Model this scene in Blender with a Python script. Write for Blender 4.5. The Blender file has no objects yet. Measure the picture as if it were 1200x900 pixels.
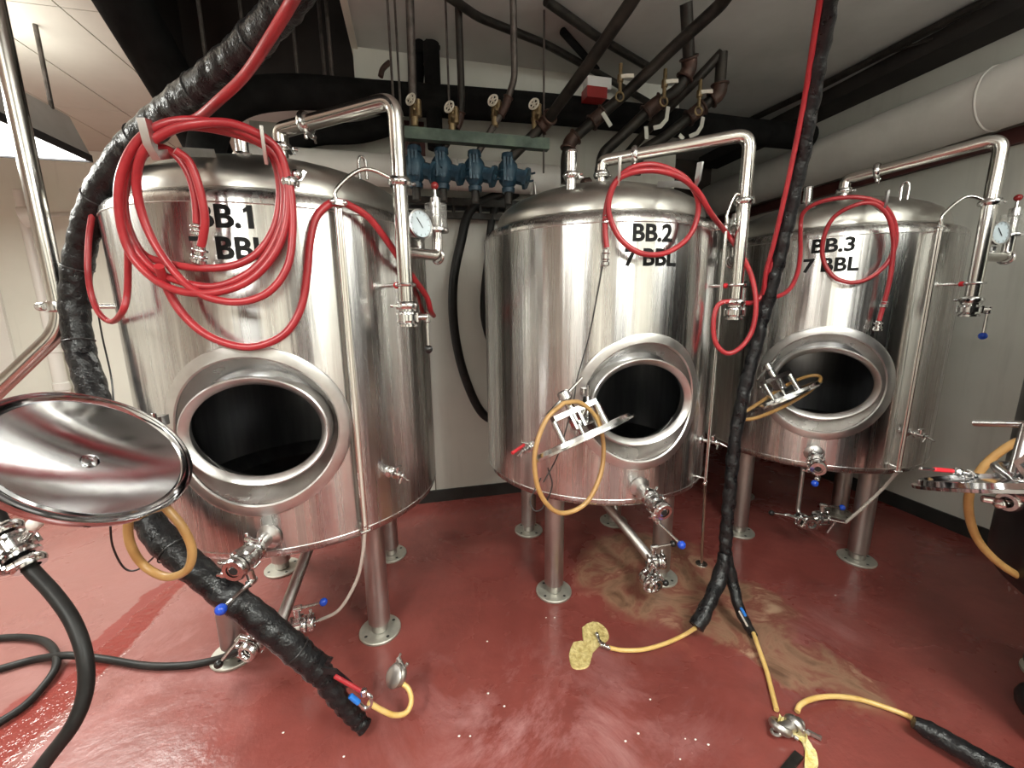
import bpy, bmesh, math, random
from mathutils import Vector, Matrix
random.seed(7)
R = math.radians
sc = bpy.context.scene
COL = sc.collection

# ------------------------------------------------------------------ camera
CZ = 1.397; FPX = 477.0; PITCH = 0.187; ROLL = -0.011; YAW = R(13.2)
def cam_axes():
    cp, sp = math.cos(PITCH), math.sin(PITCH)
    fw = Vector((0, cp, -sp)); up = Vector((0, sp, cp)); rt = Vector((1, 0, 0))
    c, s = math.cos(ROLL), math.sin(ROLL)
    r2 = c*rt + s*up; u2 = -s*rt + c*up
    Q = Matrix.Rotation(-YAW, 3, 'Z')
    return Q @ r2, Q @ u2, Q @ fw
RT, UP, FW = cam_axes()
O = Vector((0, 0, CZ))
cd = bpy.data.cameras.new('camera'); cam = bpy.data.objects.new('camera', cd); COL.objects.link(cam)
cd.sensor_width = 36; cd.lens = FPX/1200*36; cd.clip_start = .02
cam.matrix_world = Matrix(((RT.x, UP.x, -FW.x, O.x), (RT.y, UP.y, -FW.y, O.y), (RT.z, UP.z, -FW.z, O.z), (0, 0, 0, 1)))
sc.camera = cam

# ------------------------------------------------------------------ world, light, exposure
w = bpy.data.worlds.new('world'); sc.world = w; w.use_nodes = True
w.node_tree.nodes['Background'].inputs[0].default_value = (.9, .92, 1, 1)
w.node_tree.nodes['Background'].inputs[1].default_value = .015
sc.view_settings.view_transform = 'Standard'; sc.view_settings.look = 'None'
sc.view_settings.gamma = 1; sc.view_settings.exposure = 0.0
LAMP_W = 1.0   # overall lamp strength factor

# ------------------------------------------------------------------ photo measurements -> world points
def ray(x, y): return RT*((x-600)/FPX) + UP*(-(y-450)/FPX) + FW
def Y_(x, y, Y): d = ray(x, y); return O + d*(Y/d.y)
def X_(x, y, X): d = ray(x, y); return O + d*(X/d.x)
def Z_(x, y, Z): d = ray(x, y); return O + d*((Z-CZ)/d.z)
TANKS = [(-.4988, 1.9504, -1.5), (.9038, 1.9789, -3.0), (2.3035, 1.9516, -43.5)]
RAD = .56
def C_(x, y, i, off=.03):
    d = ray(x, y); cx, cy = TANKS[i][:2]; r = RAD+off
    a = d.x**2+d.y**2; b = -2*(d.x*cx+d.y*cy); c = cx*cx+cy*cy-r*r
    D = b*b-4*a*c
    t = (-b-math.sqrt(max(D, 0)))/2/a
    return O + t*d

# ------------------------------------------------------------------ materials
def nmat(name, col, rough=.5, metal=0, **k):
    m = bpy.data.materials.new(name); m.use_nodes = True
    b = m.node_tree.nodes['Principled BSDF']
    b.inputs['Base Color'].default_value = (*col, 1); b.inputs['Roughness'].default_value = rough; b.inputs['Metallic'].default_value = metal
    if 'em' in k:
        b.inputs['Emission Color'].default_value = (*k['em'], 1); b.inputs['Emission Strength'].default_value = k['es']
    if 'trans' in k: b.inputs['Transmission Weight'].default_value = k['trans']
    if 'coat' in k: b.inputs['Coat Weight'].default_value = k['coat']
    return m
def N(m, t, **k):
    n = m.node_tree.nodes.new(t)
    for a, v in k.items(): setattr(n, a, v)
    return n
def L(m, a, b): m.node_tree.links.new(a, b)
def noise(m, scale=(1, 1, 1), s=5, det=4, rough=.6, coord='Object', dist=0):
    tc = N(m, 'ShaderNodeTexCoord'); mp = N(m, 'ShaderNodeMapping'); mp.inputs['Scale'].default_value = scale
    n = N(m, 'ShaderNodeTexNoise'); n.inputs['Scale'].default_value = s; n.inputs['Detail'].default_value = det; n.inputs['Roughness'].default_value = rough
    n.inputs['Distortion'].default_value = dist
    L(m, tc.outputs[coord], mp.inputs[0]); L(m, mp.outputs[0], n.inputs['Vector']); return n.outputs['Fac']
def ramp(m, src, stops):
    r = N(m, 'ShaderNodeValToRGB'); e = r.color_ramp.elements
    while len(e) < len(stops): e.new(.5)
    for i, (p, c) in enumerate(stops):
        e[i].position = p; e[i].color = (*c, 1) if len(c) == 3 else c
    L(m, src, r.inputs[0]); return r.outputs[0]
def g(v): return (v, v, v)
def P_(m): return m.node_tree.nodes['Principled BSDF']
def mott(name, c1, c2, rough=.5, metal=0, s=8, bump=0, scale=(1, 1, 1), r2=None, coord='Object', **k):
    m = nmat(name, c1, rough, metal, **k); f = noise(m, scale, s, coord=coord)
    L(m, ramp(m, f, [(.35, c1), (.68, c2)]), P_(m).inputs['Base Color'])
    if r2 is not None: L(m, ramp(m, f, [(.3, g(rough)), (.7, g(r2))]), P_(m).inputs['Roughness'])
    if bump:
        b = N(m, 'ShaderNodeBump'); b.inputs['Strength'].default_value = bump; b.inputs['Distance'].default_value = .01
        L(m, f, b.inputs['Height']); L(m, b.outputs[0], P_(m).inputs['Normal'])
    return m
def brushed():
    m = nmat('brushed_steel', (.55, .53, .51), .3, 1)
    v = noise(m, (16, 16, .30), 1.6, 6, .7)             # long vertical runs and stains
    big = noise(m, (1, 1, 1), 3.2, 4, .6)
    c = ramp(m, v, [(.28, (.42, .41, .395)), (.48, (.61, .60, .585)), (.7, (.77, .765, .755))])
    c2 = ramp(m, big, [(.3, g(.86)), (.65, g(1.0))])
    mx = N(m, 'ShaderNodeMix', data_type='RGBA', blend_type='MULTIPLY'); mx.inputs[0].default_value = 1
    L(m, c, mx.inputs[6]); L(m, c2, mx.inputs[7]); L(m, mx.outputs[2], P_(m).inputs['Base Color'])
    L(m, ramp(m, v, [(.3, g(.33)), (.7, g(.20))]), P_(m).inputs['Roughness'])
    P_(m).inputs['Anisotropic'].default_value = .8; P_(m).inputs['Anisotropic Rotation'].default_value = .25
    tn = N(m, 'ShaderNodeTangent', direction_type='RADIAL', axis='Z'); L(m, tn.outputs[0], P_(m).inputs['Tangent'])
    b = N(m, 'ShaderNodeBump'); b.inputs['Strength'].default_value = .5; b.inputs['Distance'].default_value = .006
    w_ = noise(m, (8, 8, .35), 1.5, 3, .55)
    L(m, w_, b.inputs['Height']); L(m, b.outputs[0], P_(m).inputs['Normal'])
    return m
M = {}
M['brushed'] = brushed()
M['ring'] = mott('satin_steel', (.52, .50, .485), (.70, .69, .68), .32, 1, 6, r2=.42)
M['funnel'] = mott('funnel_steel', (.50, .48, .46), (.68, .67, .66), .2, 1, 6, r2=.3)
M['dome'] = mott('dome_steel', (.44, .43, .40), (.64, .62, .58), .26, 1, 5, r2=.4)
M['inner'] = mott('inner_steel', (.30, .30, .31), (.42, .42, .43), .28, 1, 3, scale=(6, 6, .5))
M['leg'] = mott('leg_steel', (.40, .38, .36), (.56, .54, .52), .33, 1, 7, scale=(1, 1, .4), r2=.45)
M['foot'] = mott('foot_steel', (.42, .41, .36), (.58, .57, .50), .5, .7, 14)
M['polish'] = nmat('polished_steel', (.64, .635, .63), .19, 1)
M['mirror'] = mott('mirror_steel', (.50, .50, .52), (.62, .62, .64), .05, 1, 4, r2=.14)
M['pipe'] = nmat('pipe_steel', (.60, .58, .55), .2, 1)
M['dark'] = nmat('dark_hole', (.01, .01, .01), .6)
M['blue_ball'] = nmat('blue_plastic', (.01, .06, .45), .25)
M['black_ball'] = nmat('black_plastic', (.012, .012, .012), .3)
M['red_ball'] = nmat('dark_red_plastic', (.22, .015, .015), .25)
M['red_grip'] = nmat('red_grip', (.6, .02, .03), .35)
M['red'] = mott('red_hose', (.30, .016, .023), (.40, .030, .036), .35, 0, 12)
M['amber'] = mott('amber_rubber', (.32, .17, .055), (.45, .27, .10), .4, 0, 9)
M['yellow'] = mott('yellow_hose', (.60, .38, .11), (.72, .50, .20), .35, 0, 20)
M['clear'] = nmat('clear_tube', (.62, .58, .52), .25, .3)
M['rubber'] = mott('black_rubber', (.006, .006, .006), (.018, .017, .016), .42, 0, 10, r2=.55); P_(M['rubber']).inputs['Specular IOR Level'].default_value = .3
M['wrap'] = mott('black_wrap', (.004, .004, .005), (.012, .012, .013), .22, 0, 26, bump=.9, r2=.42); P_(M['wrap']).inputs['Specular IOR Level'].default_value = .4
M['ins'] = mott('black_insulation', (.004, .004, .004), (.012, .012, .012), .95, 0, 10); P_(M['ins']).inputs['Specular IOR Level'].default_value = .15
M['ink'] = nmat('black_lettering', (.006, .006, .006), .6); P_(M['ink']).inputs['Specular IOR Level'].default_value = .2
M['iron'] = mott('brown_iron', (.035, .019, .014), (.085, .042, .032), .5, .3, 20)
M['bpipe'] = mott('black_iron', (.012, .011, .010), (.045, .038, .032), .4, .5, 14, r2=.6)
M['greyrod'] = mott('grey_rod', (.07, .06, .055), (.15, .13, .12), .5, .7, 20)
M['brass'] = mott('old_brass', (.20, .14, .07), (.34, .26, .15), .4, .8, 20)
M['cream_iron'] = mott('cream_paint', (.55, .52, .44), (.7, .67, .6), .4, 0, 20)
M['bluepaint'] = mott('blue_paint', (.006, .028, .052), (.035, .085, .125), .45, .1, 12, bump=.2)
M['green'] = mott('green_paint', (.03, .05, .04), (.11, .15, .12), .4, .3, 9, r2=.6)
M['whitepipe'] = mott('white_pipe_paint', (.70, .68, .65), (.82, .80, .77), .5, 0, 3, r2=.65)
M['pvc'] = nmat('white_plastic', (.75, .73, .68), .4)
M['whitebox'] = nmat('white_box', (.7, .7, .7), .4)
M['redbox'] = nmat('red_lens', (.30, .02, .02), .3)
M['hood'] = mott('grey_hood', (.48, .47, .46), (.56, .55, .54), .4, .1, 6)
M['hoodedge'] = nmat('dark_edge', (.05, .05, .055), .4, .4)
M['gdark'] = mott('shaded_steel_tank', (.035, .035, .037), (.06, .06, .062), .35, .9, 5)  # tank steel with the shade put into its base colour
M['dial'] = nmat('dial_face', (.62, .72, .78), .4)
M['glass'] = nmat('glass', (.9, .9, .88), .03, 0, trans=.9)
M['tag'] = nmat('white_tag', (.5, .5, .46), .5)
M['maroon'] = mott('maroon_strip', (.06, .015, .015), (.10, .03, .025), .5, 0, 6)
M['foam'] = mott('dry_foam', (.42, .31, .10), (.72, .60, .28), .75, 0, 60, bump=.8)
M['scum'] = mott('yellow_sludge', (.62, .48, .12), (.82, .72, .40), .55, 0, 50, bump=.8)
M['bluetube'] = nmat('blue_tube', (.02, .16, .55), .25)
M['cable'] = nmat('thin_cable', (.02, .018, .018), .4)
def lampmat(name, s):
    return nmat(name, (.9, .9, .9), .4, em=(1.0, 1.0, .94), es=s)
M['tube_light'] = lampmat('lit_lamp', 9.0*LAMP_W)

def wallmat(name, c1, c2, s=1.5, rough=.55):
    m = nmat(name, c1, rough)
    f = noise(m, (1, 1, 1), s, 5, .6)
    d = noise(m, (6, 6, .7), 1.2, 4, .6)
    a = ramp(m, f, [(.3, c1), (.7, c2)])
    b = ramp(m, d, [(.28, g(.80)), (.45, g(1.0))])
    mx = N(m, 'ShaderNodeMix', data_type='RGBA', blend_type='MULTIPLY'); mx.inputs[0].default_value = .7
    L(m, a, mx.inputs[6]); L(m, b, mx.inputs[7]); L(m, mx.outputs[2], P_(m).inputs['Base Color'])
    return m
M['wall'] = wallmat('painted_panel', (.52, .515, .47), (.60, .595, .545))
M['wall_far'] = wallmat('cream_wall', (.72, .72, .64), (.78, .78, .70))
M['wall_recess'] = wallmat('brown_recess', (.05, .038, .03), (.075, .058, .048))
M['base'] = mott('black_cove', (.012, .013, .012), (.03, .032, .03), .45, 0, 6)
M['ceil'] = mott('ceiling_tile', (.60, .55, .48), (.66, .61, .54), .8, 0, 2.5)
M['ceil_r'] = mott('plaster_ceiling', (.42, .42, .40), (.54, .54, .52), .75, 0, 1.6)
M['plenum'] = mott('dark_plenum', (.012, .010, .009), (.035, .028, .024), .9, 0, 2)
M['joint'] = nmat('tile_joint', (.12, .10, .08), .8)

def floor_mat():
    m = nmat('red_floor', (.3, .04, .03), .2)
    tc = N(m, 'ShaderNodeTexCoord'); nt = m.node_tree
    def nz(s, det=5, rough=.6, dist=0, scale=(1, 1, 1), loc=(0, 0, 0)):
        mp = N(m, 'ShaderNodeMapping'); mp.inputs['Scale'].default_value = scale; mp.inputs['Location'].default_value = loc
        n = N(m, 'ShaderNodeTexNoise'); n.inputs['Scale'].default_value = s; n.inputs['Detail'].default_value = det
        n.inputs['Roughness'].default_value = rough; n.inputs['Distortion'].default_value = dist
        L(m, tc.outputs['Object'], mp.inputs[0]); L(m, mp.outputs[0], n.inputs['Vector']); return n
    def mixc(f, a, b, mode='MIX'):
        x = N(m, 'ShaderNodeMix', data_type='RGBA', blend_type=mode)
        if isinstance(f, float): x.inputs[0].default_value = f
        else: L(m, f, x.inputs[0])
        for s, i in ((a, 6), (b, 7)):
            if isinstance(s, tuple): x.inputs[i].default_value = (*s, 1)
            else: L(m, s, x.inputs[i])
        return x.outputs[2]
    def mth(op, a, b=None, cl=False):
        x = N(m, 'ShaderNodeMath', operation=op); x.use_clamp = cl
        for s, i in ((a, 0), (b, 1)):
            if s is None: continue
            if isinstance(s, (int, float)): x.inputs[i].default_value = s
            else: L(m, s, x.inputs[i])
        return x.outputs[0]
    # coordinates warped by noise so that blobs get irregular outlines
    wn = nz(2.6, 4, .6); sub = N(m, 'ShaderNodeVectorMath', operation='SUBTRACT'); sub.inputs[1].default_value = (.5, .5, .5)
    L(m, wn.outputs['Color'], sub.inputs[0])
    scl = N(m, 'ShaderNodeVectorMath', operation='SCALE'); scl.inputs['Scale'].default_value = .55; L(m, sub.outputs[0], scl.inputs[0])
    add = N(m, 'ShaderNodeVectorMath', operation='ADD'); L(m, tc.outputs['Object'], add.inputs[0]); L(m, scl.outputs[0], add.inputs[1])
    s2 = N(m, 'ShaderNodeVectorMath', operation='SCALE'); s2.inputs['Scale'].default_value = .13; L(m, nz(9, 5, .65).outputs['Color'], s2.inputs[0])
    a2 = N(m, 'ShaderNodeVectorMath', operation='ADD'); L(m, tc.outputs['Object'], a2.inputs[0]); L(m, s2.outputs[0], a2.inputs[1])
    def blob(cx, cy, rx, ry, ang, edge=.25, fine=False):
        mp = N(m, 'ShaderNodeMapping'); mp.vector_type = 'TEXTURE'
        mp.inputs['Location'].default_value = (cx, cy, 0); mp.inputs['Rotation'].default_value = (0, 0, R(ang)); mp.inputs['Scale'].default_value = (rx, ry, 1)
        L(m, (a2 if fine else add).outputs[0], mp.inputs[0])
        ln = N(m, 'ShaderNodeVectorMath', operation='LENGTH'); L(m, mp.outputs[0], ln.inputs[0])
        return ramp(m, ln.outputs['Value'], [(1-edge, g(1)), (1.0, g(0))])
    base = ramp(m, nz(1.3, 5, .6, .4).outputs['Fac'], [(.28, (.15, .035, .029)), (.5, (.215, .052, .043)), (.72, (.28, .078, .066))])
    base = mixc(mth('MULTIPLY', ramp(m, nz(5, 6, .7, .6).outputs['Fac'], [(.45, g(0)), (.75, g(1))]), .5), base, (.12, .028, .022))
    chalk = ramp(m, nz(2.2, 9, .75, 1.1, loc=(3, 1, 0)).outputs['Fac'], [(.46, g(0)), (.70, g(1))])
    cz = mth('ADD', blob(.35, 1.12, .75, .38, -8, .8), blob(-1.3, 1.8, .95, .75, 20, .8), True)
    cz = mth('ADD', cz, blob(1.7, 1.2, .35, .2, -10, .8), True)
    base = mixc(mth('MULTIPLY', mth('MULTIPLY', chalk, cz), .6), base, (.55, .30, .30))
    pink_glare = mth('MULTIPLY', blob(-1.95, 2.2, 1.5, 1.3, 0, .6), .75)  # painted glare: light reflected off the left floor, put into the colour
    base = mixc(pink_glare, base, (.27, .135, .12))
    # tan beer stain under the middle tank, running to the drain fittings
    st = mth('ADD', mth('ADD', blob(1.15, 1.75, .42, .40, 30, .2), blob(1.38, 1.40, .27, .26, -10, .2), True), blob(1.40, 1.08, .16, .26, 20, .2), True)
    swirl = ramp(m, nz(3.2, 6, .6, 2.2, loc=(1, 4, 0)).outputs['Fac'], [(.30, (.10, .055, .030)), (.45, (.28, .16, .10)), (.55, (.20, .065, .045)), (.68, (.44, .29, .19))])
    base = mixc(mth('MULTIPLY', st, .9), base, swirl)
    wet_ = mth('ADD', blob(-1.28, 1.88, .09, .60, -6, .1, True), blob(-1.36, 1.50, .12, .26, -4, .1, True), True)
    base = mixc(mth('MULTIPLY', wet_, .8), base, (.20, .030, .024))   # red wet run in front of tank one
    L(m, base, P_(m).inputs['Base Color'])
    rr = ramp(m, nz(1.7, 5, .65, .5, loc=(7, 2, 0)).outputs['Fac'], [(.32, g(.17)), (.55, g(.30)), (.75, g(.46))])
    ro = mixc(mth('MULTIPLY', st, .7), rr, g(.5))
    ro = mixc(mth('MULTIPLY', cz, .35), ro, g(.42))
    wet = mth('ADD', blob(-1.24, 1.90, .065, .62, -6, .12, True), blob(-1.30, 1.50, .10, .28, -4, .12, True), True)
    ro = mixc(wet, ro, g(.05)); L(m, ro, P_(m).inputs['Roughness'])
    b = N(m, 'ShaderNodeBump'); b.inputs['Strength'].default_value = .22; b.inputs['Distance'].default_value = .02
    hh = mth('ADD', nz(7, 5, .6).outputs['Fac'], mth('MULTIPLY', nz(1.4, 2).outputs['Fac'], 2.0))
    hh = mth('ADD', hh, mth('MULTIPLY', wet, mth('MULTIPLY', nz(28, 3, .6).outputs['Fac'], 1.5)))
    L(m, hh, b.inputs['Height']); L(m, b.outputs[0], P_(m).inputs['Normal'])
    return m
M['floor'] = floor_mat()

# ------------------------------------------------------------------ geometry: a geo is (verts, faces)
def join(*gs):
    V, F = [], []
    for v, f in gs:
        o = len(V); V += v; F += [tuple(i+o for i in q) for q in f]
    return V, F
def box(x0, x1, y0, y1, z0, z1):
    V = [Vector(p) for p in ((x0, y0, z0), (x1, y0, z0), (x1, y1, z0), (x0, y1, z0), (x0, y0, z1), (x1, y0, z1), (x1, y1, z1), (x0, y1, z1))]
    return V, [(0, 3, 2, 1), (4, 5, 6, 7), (0, 1, 5, 4), (1, 2, 6, 5), (2, 3, 7, 6), (3, 0, 4, 7)]
def frame(z, x=None):
    z = Vector(z).normalized()
    if x is None: x = Vector((0, 0, 1)) if abs(z.z) < .9 else Vector((1, 0, 0))
    x = Vector(x); x = (x - z*x.dot(z)).normalized(); y = z.cross(x)
    return x, y, z
def put(geo, o, z=(0, 0, 1), x=None, s=1):
    X, Yv, Z = frame(z, x); o = Vector(o)
    return [o + (X*v.x + Yv*v.y + Z*v.z)*s for v in geo[0]], geo[1]
def lathe(prof, n=24, sx=1, sy=1, closed=False):
    V, F = [], []; k = len(prof)
    for i in range(n):
        a = 2*math.pi*i/n
        for r, z in prof: V.append(Vector((r*math.cos(a)*sx, r*math.sin(a)*sy, z)))
    rng = k if closed else k-1
    for i in range(n):
        j = (i+1) % n
        for q in range(rng):
            q2 = (q+1) % k
            F.append((i*k+q, j*k+q, j*k+q2, i*k+q2))
    return V, F
def rod(a, b, r, n=12, r2=None):
    a, b = Vector(a), Vector(b); l = (b-a).length; r2 = r if r2 is None else r2
    e = min(r*.25, l*.2)
    return put(lathe([(0, 0), (r-e, 0), (r, e), (r2, l-e), (max(r2-e, .0001), l), (0, l)], n), a, b-a)
def ball(c, r, n=14):
    return put(lathe([(max(r*math.sin(math.pi*k/8), 0), -r*math.cos(math.pi*k/8)) for k in range(9)], n), c)
def ringt(c, axis, Rr, r, n=20, m=8):
    return put(lathe([(Rr+r*math.cos(2*math.pi*k/m), r*math.sin(2*math.pi*k/m)) for k in range(m)], n, closed=True), c, axis)
def cat(pts, seg=6):
    pts = [Vector(p) for p in pts]
    if len(pts) < 3: return pts
    e = [pts[0]*2-pts[1]] + pts + [pts[-1]*2-pts[-2]]; out = []
    for i in range(1, len(e)-2):
        p0, p1, p2, p3 = e[i-1:i+3]
        for k in range(seg):
            t = k/seg
            out.append(.5*((2*p1)+(p2-p0)*t+(2*p0-5*p1+4*p2-p3)*t*t+(3*p1-p0-3*p2+p3)*t**3))
    out.append(pts[-1]); return out
def fillet(pts, r=.05, seg=6):
    pts = [Vector(p) for p in pts]; out = [pts[0]]
    for i in range(1, len(pts)-1):
        a, b, c = pts[i-1], pts[i], pts[i+1]
        d1, d2 = (a-b), (c-b); q = min(r, d1.length*.45, d2.length*.45)
        s, e = b+d1.normalized()*q, b+d2.normalized()*q
        for k in range(seg+1):
            t = k/seg; out.append(s*(1-t)**2 + b*2*t*(1-t) + e*t*t)
    out.append(pts[-1]); return out
def sweep(P, r, n=10, rf=None, cap=True, closed=False):
    P = [Vector(p) for p in P]; V, F = [], []
    T0 = (P[1]-P[0]).normalized(); x = frame(T0)[0]; m = len(P)
    for i, p in enumerate(P):
        t = (P[min(i+1, m-1)]-P[max(i-1, 0)]).normalized()
        x = (x - t*x.dot(t))
        x = x.normalized() if x.length > 1e-6 else frame(t)[0]
        y = t.cross(x)
        for k in range(n):
            a = 2*math.pi*k/n; rr = r if rf is None else r*rf(i, k/n)
            V.append(p + (x*math.cos(a)+y*math.sin(a))*rr)
    for i in range(m-1 + (1 if closed else 0)):
        j = (i+1) % m
        for k in range(n):
            F.append((i*n+k, i*n+(k+1) % n, j*n+(k+1) % n, j*n+k))
    if cap and not closed:
        F.append(tuple(range(n))[::-1]); F.append(tuple((m-1)*n+k for k in range(n)))
    return V, F
def bar(pts, wd, th, up=(0, 0, 1)):
    """flat bar following a polyline; wd along 'up', th across"""
    pts = [Vector(p) for p in pts]; V, F = [], []; u = Vector(up).normalized()
    for i, p in enumerate(pts):
        t = (pts[min(i+1, len(pts)-1)]-pts[max(i-1, 0)]).normalized()
        a = (u - t*u.dot(t)).normalized()*wd/2; b = t.cross(a).normalized()*th/2
        V += [p-a-b, p+a-b, p+a+b, p-a+b]
    for i in range(len(pts)-1):
        for k in range(4): F.append((i*4+k, i*4+(k+1) % 4, (i+1)*4+(k+1) % 4, (i+1)*4+k))
    F.append((3, 2, 1, 0)); e = len(V)-4; F.append((e, e+1, e+2, e+3))
    return V, F

def obj(name, geo, mat, parent=None, label=None, smooth=True, kind=None):
    V, F = geo
    V = [Vector(v) for v in V]
    if parent is None:
        mn = [min(v[i] for v in V) for i in range(3)]; mx = [max(v[i] for v in V) for i in range(3)]
        org = Vector((0, 0, 0)) if kind == 'structure' else Vector(((mn[0]+mx[0])/2, (mn[1]+mx[1])/2, mn[2]))
    else: org = Vector(parent.get('_o', (0, 0, 0)))
    me = bpy.data.meshes.new(name); me.from_pydata([tuple(v-org) for v in V], [], F)
    me.update(); bm = bmesh.new(); bm.from_mesh(me); bmesh.ops.recalc_face_normals(bm, faces=bm.faces); bm.to_mesh(me); bm.free()
    if smooth:
        me.shade_smooth() if hasattr(me, 'shade_smooth') else None
        try: me.set_sharp_from_angle(angle=R(38))
        except Exception: pass
    me.materials.append(M[mat] if isinstance(mat, str) else mat)
    o = bpy.data.objects.new(name, me); COL.objects.link(o)
    if parent is None: o.location = org
    else:
        o.parent = parent
        o['_o'] = org
    if label: o['label'] = label
    if kind: o['kind'] = kind
    return o
def tag(o, label, cat, group=None):
    o['label'] = label; o['category'] = cat
    if group: o['group'] = group
    return o
def root(name, label, cat, loc, group=None, rot=0, local=False):
    o = bpy.data.objects.new(name, None); COL.objects.link(o); o.location = loc; o.rotation_euler.z = R(rot)
    o.empty_display_size = .1
    o['_o'] = (0, 0, 0) if local else tuple(loc)
    return tag(o, label, cat, group)
def struct(name, geo, mat, parent=None, smooth=False):
    return obj(name, geo, mat, parent, smooth=smooth, kind='structure')

# ------------------------------------------------------------------ SETTING
XR, YB, CEIL, YF, XL, YL = 3.19, 2.835, 2.9, -1.7, -4.6, 5.0
struct('floor', box(XL-.1, XR+.1, YF-.1, YL+.1, -.1, 0), 'floor')
wb = struct('wall_back', join(box(-.86, 1.9, YB, YB+.12, 0, 2.46), box(-.268, 1.9, YB, YB+.12, 2.46, CEIL)), 'wall')
# seams between the wall panels: recessed dark joints modelled as thin battens
for x in (.085, 1.30):
    struct('panel_joint', box(x-.004, x+.004, YB-.003, YB+.001, .09, 2.05), 'joint', wb)
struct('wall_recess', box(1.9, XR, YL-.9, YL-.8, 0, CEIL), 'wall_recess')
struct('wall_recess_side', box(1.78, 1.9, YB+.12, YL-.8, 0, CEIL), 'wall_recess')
wr = struct('wall_right', box(XR, XR+.1, YF, YL-.8, 0, CEIL), 'wall')
for y in (1.15, -.07):
    struct('panel_joint', box(XR-.003, XR+.001, y-.004, y+.004, .09, 2.3), 'joint', wr)
struct('wall_left_back', box(XL, -.86, YL, YL+.1, 0, CEIL), 'wall_far')
struct('wall_left', box(XL-.1, XL, YF, YL, 0, CEIL), 'wall_far')
struct('wall_inner', box(-.86, -.76, YB+.12, YL, 0, 2.46), 'plenum')
struct('wall_front', join(box(XL, -1.9, YF-.1, YF, 0, CEIL), box(-.95, .25, YF-.1, YF, 0, CEIL), box(1.15, XR, YF-.1, YF, 0, CEIL), box(-1.9, -.95, YF-.1, YF, 2.1, CEIL), box(.25, 1.15, YF-.1, YF, 2.1, CEIL)), 'wall_far')
struct('added_dark_panel_1', box(-1.9, -.95, YF-.09, YF-.05, 0, 2.1), 'plenum')  # added unseen dark panel, gives the tanks a dark reflected band
struct('added_dark_panel_2', box(.25, 1.15, YF-.09, YF-.05, 0, 2.1), 'plenum')  # second added dark panel, likewise only there for the reflections
struct('baseboard_back', box(-.86, 1.9, YB-.012, YB, 0, .09), 'base')
struct('baseboard_right', box(XR-.012, XR, YF, YL-.8, 0, .095), 'base')
# ceiling: cream tiles on the left, an opening into the plenum, plaster on the right
OX0, OX1, OY0, OY1 = -1.40, -.27, -.2, 3.5
ce = struct('ceiling', join(box(OX1, XR+.1, YF, YL+.1, CEIL, CEIL+.05), box(OX0, OX1, YF, OY0, CEIL, CEIL+.05), box(OX0, OX1, OY1, YL, CEIL, CEIL+.05)), 'ceil_r')
tw, tl = .44, 1.22
xs = [OX0-.24] 
while xs[-1] > XL: xs.append(xs[-1]-tw)
bx_ = [OX0]+xs
ys = [YF+.05+tl*k for k in range(7)]
ys = [y for y in [4.02-tl*4, 4.02-tl*3, 4.02-tl*2, 4.02-tl, 4.02] ]
ys = [YF]+[y for y in ys if y > YF+.05]+[YL]
for i in range(len(bx_)-1):
    for j in range(len(ys)-1):
        x1, x0 = bx_[i], max(bx_[i+1], XL); y0, y1 = ys[j], ys[j+1]
        if x1-x0 < .02: continue
        t = obj('ceiling_tile', box(x0+.004, x1-.004, y0+.004, y1-.004, CEIL-.008, CEIL+.02), 'ceil', ce, smooth=False)
struct('ceiling_backing', box(XL, OX0, YF, YL, CEIL+.021, CEIL+.04), 'joint')
# plenum above the opening
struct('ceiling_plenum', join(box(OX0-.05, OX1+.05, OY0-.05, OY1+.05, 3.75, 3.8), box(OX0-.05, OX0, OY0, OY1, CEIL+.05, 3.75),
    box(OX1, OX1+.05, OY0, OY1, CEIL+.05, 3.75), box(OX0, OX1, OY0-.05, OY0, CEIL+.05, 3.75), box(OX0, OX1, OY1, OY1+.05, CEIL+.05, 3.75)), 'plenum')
struct('trim_1', box(OX0-.01, OX0+.02, OY0, OY1, CEIL-.03, CEIL+.03), 'plenum')
struct('trim_2', box(OX1-.005, OX1+.03, OY0, OY1, CEIL-.012, CEIL+.05), 'ceil')
for y in (2.08,):
    struct('trim_3', box(OX1+.03, .9, y-.008, y+.008, CEIL-.006, CEIL), 'joint')
for k, x in enumerate((-1.2, -.8)):
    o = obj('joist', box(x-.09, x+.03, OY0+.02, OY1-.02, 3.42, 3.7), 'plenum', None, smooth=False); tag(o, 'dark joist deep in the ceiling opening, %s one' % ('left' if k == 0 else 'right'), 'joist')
# back-wall soffit strip and dark red strip near it
struct('trim_4', box(-.86, 1.9, YB-.02, YB, 2.02, 2.06), 'hoodedge')
o = obj('wall_strip', join(box(.0, .12, YB-.03, YB-.001, 2.30, 2.52)), 'maroon', smooth=False); tag(o, 'narrow dark red panel on the wall above the white pipe', 'panel')
# door / board outline on the far left wall
o = obj('wall_board', join(box(-4.35, -3.83, YL-.03, YL-.002, .75, 2.05)), 'pvc', smooth=False); tag(o, 'pale board with thin grey frame on the far left wall', 'board')
rtb = obj('board_frame', join(box(-3.84, -3.81, YL-.05, YL-.0, .72, 2.08), box(-4.38, -3.81, YL-.05, YL, .72, .75), box(-4.38, -3.81, YL-.05, YL, 2.05, 2.08)), 'greyrod', o, smooth=False)

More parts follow.
